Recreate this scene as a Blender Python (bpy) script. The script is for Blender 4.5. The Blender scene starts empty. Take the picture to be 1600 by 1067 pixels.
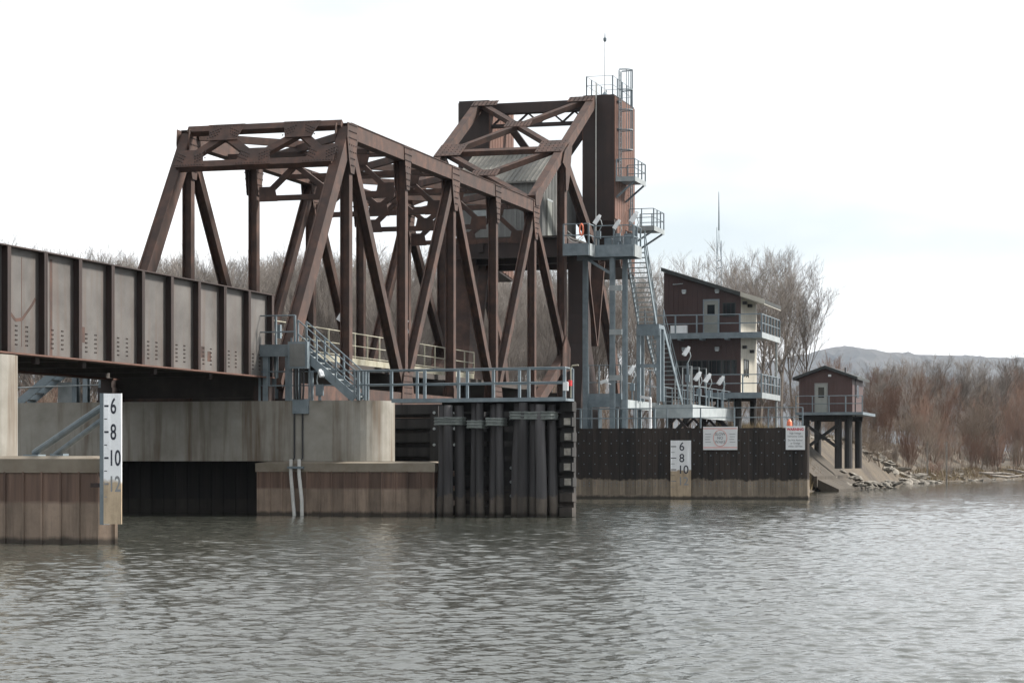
import bpy, math, random
from mathutils import Vector as V, Matrix, noise as mnoise
random.seed(7)
SC = bpy.context.scene
COL = SC.collection
R = math.radians

# ------------------------------------------------------------------ camera
cam = bpy.data.cameras.new('camera'); camo = bpy.data.objects.new('camera', cam); COL.objects.link(camo)
camo.location = (0, 0, 1.95); camo.rotation_euler = (R(90), 0, 0)
cam.sensor_width = 36; cam.lens = 78.75; cam.shift_y = 0.1178
cam.clip_start = 0.5; cam.clip_end = 20000
SC.camera = camo
SC.view_settings.view_transform = 'Standard'; SC.view_settings.look = 'None'
SC.view_settings.exposure = 1.25; SC.view_settings.gamma = 1

# ------------------------------------------------------------------ sky and sun (bright overcast, sun veiled on the right)
SUN_AZ, SUN_EL = 78.0, 38.0       # azimuth measured clockwise from the view direction
w = bpy.data.worlds.new('World'); SC.world = w; w.use_nodes = True
nt = w.node_tree; nt.nodes.clear()
def wn(t): return nt.nodes.new(t)
out = wn('ShaderNodeOutputWorld'); bg = wn('ShaderNodeBackground'); sky = wn('ShaderNodeTexSky')
sky.sky_type = 'NISHITA'; sky.sun_disc = False; sky.sun_elevation = R(SUN_EL); sky.sun_rotation = R(SUN_AZ)
skym = wn('ShaderNodeVectorMath'); skym.operation = 'SCALE'; skym.inputs['Scale'].default_value = 0.10
tc = wn('ShaderNodeTexCoord'); mp = wn('ShaderNodeMapping'); mp.inputs['Scale'].default_value = (1.6, 1.6, 5.0)
mp.inputs['Location'].default_value = (0.35, 0.1, 0.2)
nz = wn('ShaderNodeTexNoise'); nz.inputs['Scale'].default_value = 1.9; nz.inputs['Detail'].default_value = 5; nz.inputs['Roughness'].default_value = 0.5
rp = wn('ShaderNodeValToRGB'); e = rp.color_ramp.elements
e[0].position = 0.36; e[0].color = (0.575, 0.63, 0.65, 1); e[1].position = 0.60; e[1].color = (1.0, 1.0, 1.0, 1)
mid = e.new(0.48); mid.color = (0.76, 0.785, 0.795, 1)
mx = wn('ShaderNodeMix'); mx.data_type = 'RGBA'; mx.inputs[0].default_value = 0.93
L = nt.links.new
L(tc.outputs['Generated'], mp.inputs[0]); L(mp.outputs[0], nz.inputs['Vector']); L(nz.outputs[0], rp.inputs[0])
L(sky.outputs[0], skym.inputs[0]); L(skym.outputs[0], mx.inputs[6]); L(rp.outputs[0], mx.inputs[7])
L(mx.outputs[2], bg.inputs[0]); bg.inputs[1].default_value = 0.62; L(bg.outputs[0], out.inputs[0])
sl = bpy.data.lights.new('sun', 'SUN'); so = bpy.data.objects.new('sun', sl); COL.objects.link(so)
sl.energy = 3.5; sl.angle = R(10); sl.color = (1.0, 0.95, 0.88)
so.rotation_euler = (R(90 - SUN_EL), 0, R(180 - SUN_AZ))

# ------------------------------------------------------------------ helpers
TH = math.atan(1010 / 3500.0)
FR = Matrix.Translation((-8.77, 82.96, 0)) @ Matrix.Rotation(-TH, 4, 'Z')   # bridge frame: x across (towards us), y along the bridge
ID = Matrix.Identity(4)

class G:
    def __init__(s): s.v = []; s.f = []
    def add(s, vs, fs):
        n = len(s.v); s.v += [tuple(a) for a in vs]; s.f += [tuple(i + n for i in f) for f in fs]
    def box(s, a, b):
        x0, y0, z0 = a; x1, y1, z1 = b
        s.add([(x0,y0,z0),(x1,y0,z0),(x1,y1,z0),(x0,y1,z0),(x0,y0,z1),(x1,y0,z1),(x1,y1,z1),(x0,y1,z1)],
              [(0,3,2,1),(4,5,6,7),(0,1,5,4),(1,2,6,5),(2,3,7,6),(3,0,4,7)])
        return s
    def obox(s, c, ax, ay, az):
        c, ax, ay, az = V(c), V(ax), V(ay), V(az)
        vs = [c + ax*i + ay*j + az*k for k in (-1,1) for i, j in ((-1,-1),(1,-1),(1,1),(-1,1))]
        s.add(vs, [(0,3,2,1),(4,5,6,7),(0,1,5,4),(1,2,6,5),(2,3,7,6),(3,0,4,7)])
        return s
    def frame(s, p, q, side):
        p, q = V(p), V(q); d = (q - p); ln = d.length; d.normalize()
        sd = V(side); sd = (sd - d * sd.dot(d)).normalized(); n = d.cross(sd)
        return p, q, d, sd, n, ln
    def beam(s, p, q, ws, wn_, side=(1,0,0)):
        p, q, d, sd, n, ln = s.frame(p, q, side)
        return s.obox((p+q)/2, sd*ws/2, n*wn_/2, d*ln/2)
    def hbeam(s, p, q, depth, width, t=0.035, side=(1,0,0)):
        p, q, d, sd, n, ln = s.frame(p, q, side); c = (p+q)/2
        for k in (-1, 1): s.obox(c + sd*k*(depth/2 - t/2), sd*t/2, n*width/2, d*ln/2)
        s.obox(c, sd*(depth/2 - t), n*t/2, d*ln/2)
        return s
    def tube(s, pts, r, n=8, cap=True):
        pts = [V(p) for p in pts]; rs = r if isinstance(r, (list, tuple)) else [r]*len(pts)
        rings = []
        for i, p in enumerate(pts):
            d = (pts[min(i+1, len(pts)-1)] - pts[max(i-1, 0)]).normalized()
            a = d.orthogonal().normalized() if i == 0 else (a - d*a.dot(d)).normalized()
            b = d.cross(a)
            rings.append([p + (a*math.cos(2*math.pi*k/n) + b*math.sin(2*math.pi*k/n))*rs[i] for k in range(n)])
        vs = [x for rg in rings for x in rg]; fs = []
        for i in range(len(pts)-1):
            for k in range(n):
                k2 = (k+1) % n; fs.append((i*n+k, i*n+k2, (i+1)*n+k2, (i+1)*n+k))
        if cap: fs.append(tuple(range(n-1, -1, -1))); fs.append(tuple((len(pts)-1)*n + k for k in range(n)))
        s.add(vs, fs); return s
    def prism(s, poly, off):
        n = len(poly); o = V(off); a = [V(p) for p in poly]
        s.add(a + [p + o for p in a], [tuple(range(n-1,-1,-1)), tuple(range(n, 2*n))] + [(i, (i+1) % n, n+(i+1) % n, n+i) for i in range(n)])
        return s
    def bolt(s, c, nrm, r=0.022, h=0.02):
        nrm = V(nrm).normalized(); a = nrm.orthogonal().normalized(); b = nrm.cross(a); c = V(c)
        k = [(a*math.cos(i*math.pi/3) + b*math.sin(i*math.pi/3))*r for i in range(6)]
        s.add([c + x for x in k] + [c + x*0.8 + nrm*h for x in k], [tuple(range(6, 12))] + [(i, (i+1) % 6, 6+(i+1) % 6, 6+i) for i in range(6)])
        return s

def fix_normals(me):
    import bmesh
    bm = bmesh.new(); bm.from_mesh(me); bmesh.ops.recalc_face_normals(bm, faces=bm.faces[:]); bm.to_mesh(me); bm.free()

def mesh(name, g, mat, smooth=False, off=(0,0,0), fix=True):
    me = bpy.data.meshes.new(name); o = V(off)
    me.from_pydata([(x-o.x, y-o.y, z-o.z) for x, y, z in g.v], [], g.f)
    if fix: fix_normals(me)
    if smooth: me.polygons.foreach_set('use_smooth', [True]*len(me.polygons))
    if mat: me.materials.append(mat)
    return me

class Thing:
    """an Empty at the thing's base; parts are given in the frame's own coordinates"""
    def __init__(s, name, label, cat, base, group=None, frame=None):
        s.fr = FR if frame is None else frame; s.base = V(base)
        s.o = bpy.data.objects.new(name, None); COL.objects.link(s.o)
        s.o.matrix_world = s.fr @ Matrix.Translation(s.base)
        s.o['label'] = label; s.o['category'] = cat
        if group: s.o['group'] = group
    def part(s, name, g, mat, parent=None, smooth=False, kind=None, label=None, fix=True):
        ob = bpy.data.objects.new(name, mesh(name, g, mat, smooth, s.base, fix)); COL.objects.link(ob)
        ob.parent = parent or s.o
        if kind: ob['kind'] = kind
        if label: ob['label'] = label
        return ob
    def inst(s, name, me, loc, rot=(0,0,0), parent=None, scale=(1,1,1)):
        ob = bpy.data.objects.new(name, me); COL.objects.link(ob); ob.parent = parent or s.o
        ob.location = V(loc) - s.base; ob.rotation_euler = rot; ob.scale = scale
        return ob

def single(name, label, cat, g, mat, base, group=None, kind=None, smooth=False, frame=None):
    ob = bpy.data.objects.new(name, mesh(name, g, mat, smooth, base)); COL.objects.link(ob)
    ob.matrix_world = (FR if frame is None else frame) @ Matrix.Translation(base)
    if kind: ob['kind'] = kind
    if label: ob['label'] = label
    if cat: ob['category'] = cat
    if group: ob['group'] = group
    return ob

def copy_tree(o, parent=None):
    c = o.copy(); COL.objects.link(c); c.parent = parent
    for ch in list(o.children): copy_tree(ch, c)
    return c

# ------------------------------------------------------------------ materials
def new_mat(name):
    m = bpy.data.materials.new(name); m.use_nodes = True; t = m.node_tree
    return m, t, t.nodes['Principled BSDF']
def ramp(t, stops):
    r = t.nodes.new('ShaderNodeValToRGB'); el = r.color_ramp.elements
    while len(el) < len(stops): el.new(0.5)
    for i, (p, c) in enumerate(stops): el[i].position = p; el[i].color = (*c, 1)
    return r
def noise(t, vec, scale, detail=5, rough=0.6, mapping=None):
    n = t.nodes.new('ShaderNodeTexNoise'); n.inputs['Scale'].default_value = scale
    n.inputs['Detail'].default_value = detail; n.inputs['Roughness'].default_value = rough
    if mapping:
        mm = t.nodes.new('ShaderNodeMapping'); mm.inputs['Scale'].default_value = mapping
        t.links.new(vec, mm.inputs[0]); vec = mm.outputs[0]
    t.links.new(vec, n.inputs['Vector']); return n
def mixc(t, a, b, f, mode='MIX'):
    m = t.nodes.new('ShaderNodeMix'); m.data_type = 'RGBA'; m.blend_type = mode
    for sock, val in ((m.inputs[0], f), (m.inputs[6], a), (m.inputs[7], b)):
        if isinstance(val, (int, float)): sock.default_value = val
        elif isinstance(val, tuple): sock.default_value = (*val, 1)
        else: t.links.new(val, sock)
    return m.outputs[2]
def math_(t, op, a, b=None):
    m = t.nodes.new('ShaderNodeMath'); m.operation = op
    for i, val in enumerate((a, b)):
        if val is None: continue
        if isinstance(val, (int, float)): m.inputs[i].default_value = val
        else: t.links.new(val, m.inputs[i])
    return m.outputs[0]
def smooth(t, val, a, b):
    m = t.nodes.new('ShaderNodeMapRange'); m.inputs[1].default_value = a; m.inputs[2].default_value = b
    t.links.new(val, m.inputs[0]); return m.outputs[0]
def world_pos(t):
    g = t.nodes.new('ShaderNodeNewGeometry'); return g.outputs['Position']
def sepz(t, vec):
    s = t.nodes.new('ShaderNodeSeparateXYZ'); t.links.new(vec, s.inputs[0]); return s.outputs['Z']
def bump(t, bs, h, strength, dist):
    b = t.nodes.new('ShaderNodeBump'); b.inputs['Strength'].default_value = strength; b.inputs['Distance'].default_value = dist
    t.links.new(h, b.inputs['Height']); t.links.new(b.outputs[0], bs.inputs['Normal'])

def weathered(name, c0, c1, c2, scale=1.2, streak=0.5, rough=0.75, metal=0.0, bmp=0.15, streakcol=None):
    """mottled base with vertical run-down streaks"""
    m, t, b = new_mat(name); P = world_pos(t)
    n1 = noise(t, P, scale, 8, 0.65); r1 = ramp(t, [(0.32, c0), (0.5, c1), (0.7, c2)]); t.links.new(n1.outputs[0], r1.inputs[0])
    n2 = noise(t, P, 2.6, 4, 0.6, (1, 1, 0.07)); f = smooth(t, n2.outputs[0], 0.48, 0.72)
    f = math_(t, 'MULTIPLY', f, streak)
    c = mixc(t, r1.outputs[0], streakcol or tuple(x*0.55 for x in c0), f)
    oi = t.nodes.new('ShaderNodeObjectInfo'); hv = t.nodes.new('ShaderNodeHueSaturation'); t.links.new(math_(t, 'ADD', math_(t, 'MULTIPLY', oi.outputs['Random'], 0.26), 0.87), hv.inputs['Value']); t.links.new(c, hv.inputs['Color'])
    t.links.new(hv.outputs[0], b.inputs['Base Color']); b.inputs['Roughness'].default_value = rough; b.inputs['Metallic'].default_value = metal
    n3 = noise(t, P, 22, 4, 0.6); bump(t, b, n3.outputs[0], bmp, 0.02)
    return m
M = {}
M['steel'] = weathered('weathering_steel', (0.028,0.0150,0.0112), (0.049,0.0240,0.0168), (0.090,0.0415,0.0270), 1.6, 0.6, 0.72)
M['steel_dark'] = weathered('dark_weathering_steel', (0.0160,0.0096,0.0080), (0.0240,0.0128,0.0108), (0.0352,0.0176,0.0136), 0.8, 0.5, 0.7)
M['cwside'] = M['steel']
M['web'] = weathered('grey_brown_girder_steel', (0.058,0.053,0.049), (0.086,0.080,0.075), (0.115,0.108,0.101), 0.7, 0.6, 0.55, 0, 0.1, (0.075,0.045,0.032))
M['rustflange'] = weathered('orange_rust_steel', (0.075,0.035,0.024), (0.105,0.048,0.032), (0.135,0.065,0.044), 2.5, 0.4)
M['concrete'] = weathered('stained_concrete', (0.185,0.172,0.145), (0.255,0.242,0.213), (0.325,0.312,0.28), 0.55, 0.85, 0.85, 0, 0.12, (0.10,0.068,0.042))
M['concrete_cap'] = weathered('tan_concrete', (0.1376,0.1161,0.0860), (0.1849,0.1591,0.1247), (0.2279,0.2021,0.1634), 1.1, 0.25, 0.88, 0, 0.15, (0.18,0.13,0.09))
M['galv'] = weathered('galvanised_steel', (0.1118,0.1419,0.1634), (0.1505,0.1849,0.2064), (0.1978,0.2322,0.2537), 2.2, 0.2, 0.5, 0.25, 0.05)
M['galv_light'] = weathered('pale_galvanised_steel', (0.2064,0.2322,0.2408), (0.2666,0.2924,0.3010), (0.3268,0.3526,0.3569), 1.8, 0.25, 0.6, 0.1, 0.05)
M['yellowed'] = weathered('yellowed_white_paint', (0.2064,0.1935,0.1376), (0.2924,0.2795,0.2150), (0.3612,0.3526,0.2924), 1.6, 0.4, 0.6, 0, 0.05)
M['white'] = weathered('white_paint', (0.60,0.615,0.63), (0.67,0.685,0.70), (0.73,0.745,0.76), 2, 0.12, 0.5, 0, 0.03, (0.55,0.53,0.48))
M['cream'] = weathered('cream_metal_siding', (0.3440,0.3225,0.2752), (0.3956,0.3741,0.3225), (0.4472,0.4257,0.3698), 0.6, 0.25, 0.5, 0, 0.03, (0.5,0.46,0.38))
M['maroon'] = weathered('maroon_metal_siding', (0.0296,0.0133,0.0122), (0.0357,0.0158,0.0143), (0.0434,0.0194,0.0173), 0.7, 0.25, 0.55, 0, 0.03)
M['maroon_light'] = weathered('brown_metal_siding', (0.0499,0.0242,0.0210), (0.0604,0.0294,0.0258), (0.0709,0.0357,0.0315), 0.7, 0.25, 0.55, 0, 0.03)
M['greysiding'] = weathered('grey_corrugated_siding', (0.1204,0.1247,0.1221), (0.1634,0.1677,0.1634), (0.2064,0.2107,0.2021), 0.8, 0.35, 0.5, 0.1, 0.04)
M['greyroof'] = weathered('grey_metal_roof', (0.1118,0.1118,0.1032), (0.1548,0.1531,0.1402), (0.1978,0.1935,0.1720), 1.2, 0.3, 0.5, 0.1, 0.04)
M['darkroof'] = weathered('dark_roofing', (0.022,0.026,0.026), (0.03,0.034,0.034), (0.042,0.046,0.045), 1.5, 0.2, 0.8)
M['doorgrey'] = weathered('grey_green_door_paint', (0.17,0.18,0.165), (0.20,0.21,0.195), (0.23,0.24,0.225), 1.5, 0.2, 0.5)
M['black'] = weathered('black_rubber', (0.012,0.012,0.013), (0.018,0.018,0.02), (0.026,0.026,0.028), 2, 0.2, 0.6)
M['deck'] = weathered('dark_bridge_deck', (0.03,0.025,0.022), (0.04,0.034,0.03), (0.055,0.046,0.04), 2, 0.2, 0.9)
M['red'] = weathered('red_lens', (0.5,0.03,0.03), (0.62,0.04,0.04), (0.7,0.06,0.05), 2, 0, 0.3)
M['orange'] = weathered('orange_plastic', (0.7,0.16,0.08), (0.8,0.2,0.1), (0.85,0.26,0.14), 2, 0.1, 0.5)
M['apron'] = weathered('dirty_grey_concrete', (0.026,0.020,0.014), (0.044,0.035,0.025), (0.070,0.058,0.043), 0.9, 0.5, 0.9, 0, 0.3, (0.05,0.036,0.024))
M['rock'] = weathered('grey_tan_rock', (0.09,0.08,0.068), (0.16,0.145,0.122), (0.25,0.23,0.20), 1.8, 0.15, 0.9, 0, 0.5)
M['bark'] = weathered('grey_brown_bark', (0.085,0.070,0.058), (0.125,0.105,0.090), (0.18,0.155,0.135), 1.5, 0.3, 0.95)
M['twig'] = weathered('grey_brown_twig', (0.135,0.115,0.100), (0.185,0.162,0.144), (0.235,0.21,0.19), 0.4, 0.0, 0.95)
M['redtwig'] = weathered('red_brown_willow_twig', (0.1368,0.0828,0.0576), (0.1800,0.1116,0.0828), (0.2160,0.1440,0.1116), 0.12, 0.0, 0.95)
M['tantwig'] = weathered('tan_brush_twig', (0.1440,0.1080,0.0792), (0.1872,0.1440,0.1116), (0.2232,0.1800,0.1440), 0.15, 0.0, 0.95)
M['dryg'] = weathered('dry_tan_grass', (0.1462,0.1075,0.0602), (0.1978,0.1505,0.0860), (0.2494,0.1935,0.1161), 0.6, 0.0, 0.95)
M['wood'] = weathered('weathered_driftwood', (0.16,0.14,0.12), (0.24,0.215,0.19), (0.34,0.31,0.28), 3, 0.1, 0.9)
M['pvc'] = weathered('grey_white_pipe', (0.42,0.42,0.40), (0.52,0.52,0.50), (0.6,0.6,0.58), 3, 0.4, 0.5, 0, 0.02, (0.3,0.26,0.2))
M['txt'] = weathered('dark_navy_lettering', (0.015,0.018,0.03), (0.02,0.024,0.04), (0.03,0.034,0.05), 3, 0, 0.6)
M['txtgrey'] = weathered('grey_lettering', (0.16,0.17,0.18), (0.2,0.21,0.22), (0.25,0.26,0.27), 3, 0, 0.6)
M['txtred'] = weathered('red_lettering', (0.45,0.03,0.05), (0.5,0.04,0.06), (0.55,0.06,0.08), 3, 0, 0.6)
M['pinkred'] = weathered('faded_red_print', (0.62,0.28,0.25), (0.68,0.34,0.31), (0.74,0.42,0.38), 3, 0, 0.6)

def banded(name, low, mid_, high, zline, dark_wet=True, rib=None, wob=0.12, spots=0.0):
    """surface with the river's silt band below the high-water mark at zline and a wet foot at the waterline"""
    m, t, b = new_mat(name); P = world_pos(t); z = sepz(t, P)
    n1 = noise(t, P, 1.4, 7, 0.7); n2 = noise(t, P, 3.0, 4, 0.6, (1, 1, 0.06))
    zz = math_(t, 'ADD', z, math_(t, 'MULTIPLY', math_(t, 'SUBTRACT', n1.outputs[0], 0.5), wob))
    f = smooth(t, zz, zline - 0.05, zline + 0.04)
    ra = ramp(t, [(0.3, tuple(x*0.75 for x in low)), (0.5, low), (0.72, tuple(min(1, x*1.22) for x in low))]); t.links.new(n1.outputs[0], ra.inputs[0])
    rb = ramp(t, [(0.34, mid_), (0.52, high), (0.70, tuple(x*1.5 for x in high))]); t.links.new(n2.outputs[0], rb.inputs[0])
    n5 = noise(t, P, 5.0, 5, 0.65, (1, 1, 0.10)); st_ = math_(t, 'MULTIPLY', smooth(t, n5.outputs[0], 0.46, 0.66), 0.5)
    lowc = mixc(t, ra.outputs[0], tuple(x*0.35 for x in low), st_)
    c = mixc(t, lowc, rb.outputs[0], f)
    n4 = noise(t, P, 30, 3, 0.7); sp = smooth(t, n4.outputs[0], 0.6, 0.72); sp = math_(t, 'MULTIPLY', sp, 0.35)
    c = mixc(t, c, tuple(x*0.4 for x in low), sp)
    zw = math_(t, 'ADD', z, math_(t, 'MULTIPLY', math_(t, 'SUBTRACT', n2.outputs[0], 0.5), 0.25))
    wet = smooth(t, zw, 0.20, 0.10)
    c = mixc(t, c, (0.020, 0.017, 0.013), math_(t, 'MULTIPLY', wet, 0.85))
    oi = t.nodes.new('ShaderNodeObjectInfo'); hv = t.nodes.new('ShaderNodeHueSaturation'); t.links.new(math_(t, 'ADD', math_(t, 'MULTIPLY', oi.outputs['Random'], 0.55), 0.72), hv.inputs['Value']); t.links.new(c, hv.inputs['Color'])
    t.links.new(hv.outputs[0], b.inputs['Base Color']); b.inputs['Roughness'].default_value = 0.85
    bump(t, b, n4.outputs[0], 0.25, 0.02)
    return m
M['sheet'] = banded('rusty_sheet_piling', (0.215,0.163,0.125), (0.062,0.038,0.029), (0.115,0.074,0.056), 1.0)
M['plank'] = banded('black_timber_lagging', (0.21,0.172,0.13), (0.008,0.0064,0.0057), (0.026,0.019,0.0155), 1.04, wob=0.7)
M['timber'] = banded('creosoted_timber', (0.040,0.033,0.028), (0.010,0.0095,0.0095), (0.020,0.019,0.019), 0.9, wob=0.9)
M['pile'] = banded('dark_timber_pile', (0.090,0.076,0.064), (0.020,0.019,0.020), (0.048,0.046,0.048), 0.75, wob=1.2)
M['timberend'] = weathered('pale_timber_end', (0.16,0.15,0.13), (0.24,0.225,0.2), (0.33,0.315,0.28), 6, 0.2, 0.9)
M['gauge'] = banded('white_board_stained_below', (0.42,0.33,0.23), (0.66,0.675,0.69), (0.70,0.715,0.735), 1.5, wob=0.5)
M['shadewall'] = banded('shade_dark_sheet_piling', (0.030,0.026,0.022), (0.012,0.011,0.010), (0.018,0.016,0.015), 0.55)  # shade under the pier put into a near-black pile colour

def ground_mat():
    m, t, b = new_mat('river_bank_ground'); P = world_pos(t)
    n1 = noise(t, P, 0.18, 8, 0.7); n2 = noise(t, P, 2.5, 6, 0.7)
    r1 = ramp(t, [(0.35, (0.036,0.028,0.021)), (0.5, (0.068,0.054,0.039)), (0.68, (0.115,0.091,0.062))]); t.links.new(n1.outputs[0], r1.inputs[0])
    c = mixc(t, r1.outputs[0], (0.09,0.07,0.05), math_(t, 'MULTIPLY', smooth(t, n2.outputs[0], 0.5, 0.7), 0.5))
    t.links.new(c, b.inputs['Base Color']); b.inputs['Roughness'].default_value = 0.95
    bump(t, b, n2.outputs[0], 0.6, 0.15); return m
M['ground'] = ground_mat()
def hill_mat():
    m, t, b = new_mat('wooded_hillside'); P = world_pos(t)
    n1 = noise(t, P, 0.004, 6, 0.6)
    r1 = ramp(t, [(0.35, (0.034,0.032,0.030)), (0.5, (0.045,0.041,0.037)), (0.68, (0.058,0.052,0.045))]); t.links.new(n1.outputs[0], r1.inputs[0])
    t.links.new(r1.outputs[0], b.inputs['Base Color']); b.inputs['Roughness'].default_value = 1; return m
M['hill'] = hill_mat()
def water_mat():
    m, t, b = new_mat('river_water'); P = world_pos(t)
    b.inputs['Base Color'].default_value = (0.044, 0.046, 0.038, 1); b.inputs['Roughness'].default_value = 0.035
    b.inputs['IOR'].default_value = 1.33
    n1 = noise(t, P, 5.0, 4, 0.6, (1.0, 0.7, 1)); n2 = noise(t, P, 17.0, 3, 0.6)
    h = math_(t, 'ADD', n1.outputs[0], math_(t, 'MULTIPLY', n2.outputs[0], 0.25))
    bump(t, b, h, 0.4, 0.035); return m
M['water'] = water_mat()
def glass_mat():
    m, t, b = new_mat('dark_window_glass'); b.inputs['Base Color'].default_value = (0.012,0.016,0.018,1)
    b.inputs['Roughness'].default_value = 0.06; return m
M['glass'] = glass_mat()
def lens_mat():
    m, t, b = new_mat('lamp_lens_glass'); b.inputs['Base Color'].default_value = (0.55,0.58,0.6,1); b.inputs['Roughness'].default_value = 0.15; return m
M['lens'] = lens_mat()

def text(th, s, size, center, mat, xs=1.0, parent=None, name='lettering', fr_y=-1, bold=0.0):
    """flat lettering facing -u (towards the camera end of the bridge), centred"""
    c = bpy.data.curves.new('lettering', 'FONT'); c.body = s; c.size = size; c.align_x = 'CENTER'; c.align_y = 'CENTER'; c.offset = bold; c.extrude = 0.002
    tmp = bpy.data.objects.new('tmp_text', c); COL.objects.link(tmp)
    bpy.context.view_layer.update()
    me = bpy.data.meshes.new_from_object(tmp.evaluated_get(bpy.context.evaluated_depsgraph_get()))
    bpy.data.objects.remove(tmp); me.name = 'lettering'; me.materials.clear(); me.materials.append(mat)
    o = bpy.data.objects.new(name, me); COL.objects.link(o); o.parent = parent or th.o
    o.location = V(center) - th.base; o.rotation_euler = (R(90), 0, 0); o.scale = (xs, 1, 1)
    return o

# ================================================================== THE SETTING
def shore_y(X):
    """world Y of the far waterline for a world X"""
    pts = [(-400, 150), (-120, 160), (0, 166), (22, 172), (30, 195), (38, 207), (44, 226), (60, 262), (120, 420), (400, 900), (1500, 1500)]
    for (a, ya), (b, yb) in zip(pts, pts[1:]):
        if X <= b: return ya + (yb-ya)*max(0, (X-a))/(b-a)
    return pts[-1][1]
def bank_h(X, Y):
    d = Y - shore_y(X) + 3.0*mnoise.noise(V((X*0.08, Y*0.08, 0)))*min(1, abs(X-22)/25)
    h = -1.2 + 2.4*min(1, max(0, (d+4)/9.0)) + 0.9*min(1, max(0, (d-6)/30.0))
    p = FR.inverted() @ V((X, Y, 0))           # railway embankment behind the bascule pier
    e = 1 - min(1, max(0, (abs(p.x + 0.8) - 7.0)/4.2)); a = min(1, max(0, (p.y - 56)/8.0))
    h = max(h, -1.2 + 5.0*e*a) if e*a > 0 else h
    return h + 0.18*mnoise.noise(V((X*0.35, Y*0.35, 3)))
def build_bank():
    xs = [-420, -300, -220, -160, -120, -90] + [-70 + 2.0*i for i in range(0, 85)] + [105, 120, 150, 200, 300, 450, 700, 1100, 1500]
    ys = [120 + 2.0*i for i in range(0, 90)] + [305, 320, 350, 400, 460, 540, 640, 800, 1000, 1300, 1600]
    g = G(); n = len(xs)
    for y in ys:
        for x in xs: g.v.append((x, y, bank_h(x, y)))
    for j in range(len(ys)-1):
        for i in range(n-1): g.f.append((j*n+i, j*n+i+1, (j+1)*n+i+1, (j+1)*n+i))
    o = single('river_bank', None, None, g, M['ground'], (0,0,0), kind='structure', smooth=True, frame=ID)
build_bank()

def build_hills():
    g = G(); cols = 900; rows = 26
    prof = [(-2500,60),(0,70),(180,76),(255,92),(285,101),(300,104),(325,100),(360,98),(400,97),(440,95),(470,96),(600,88),(1300,60),(2600,40)]
    def hgt(X):
        for (a, ha), (b, hb) in zip(prof, prof[1:]):
            if X <= b: return ha + (hb-ha)*(X-a)/(b-a)
        return 40
    for j in range(rows):
        f = j/(rows-1)
        for i in range(cols):
            X = -2400 + 4800*i/(cols-1)
            Y = 1650 + 480*f
            prf = math.sin(min(1, f*1.25)*math.pi/2)
            h = -6 + (hgt(X)+6)*prf
            h += (7.0*mnoise.noise(V((X*0.012, Y*0.012, 1))) + 3*mnoise.noise(V((X*0.05, Y*0.05, 5))) + 2.2*mnoise.noise(V((X*0.19, Y*0.1, 9))))*prf
            g.v.append((X, Y, h))
    for j in range(rows-1):
        for i in range(cols-1): g.f.append((j*cols+i, j*cols+i+1, (j+1)*cols+i+1, (j+1)*cols+i))
    for i, p in enumerate(g.v): g.v[i] = (p[0]*3.1, p[1]*3.1, p[2]*3.1)
    single('hills', None, None, g, M['hill'], (0,0,0), kind='structure', frame=ID)
build_hills()

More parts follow.
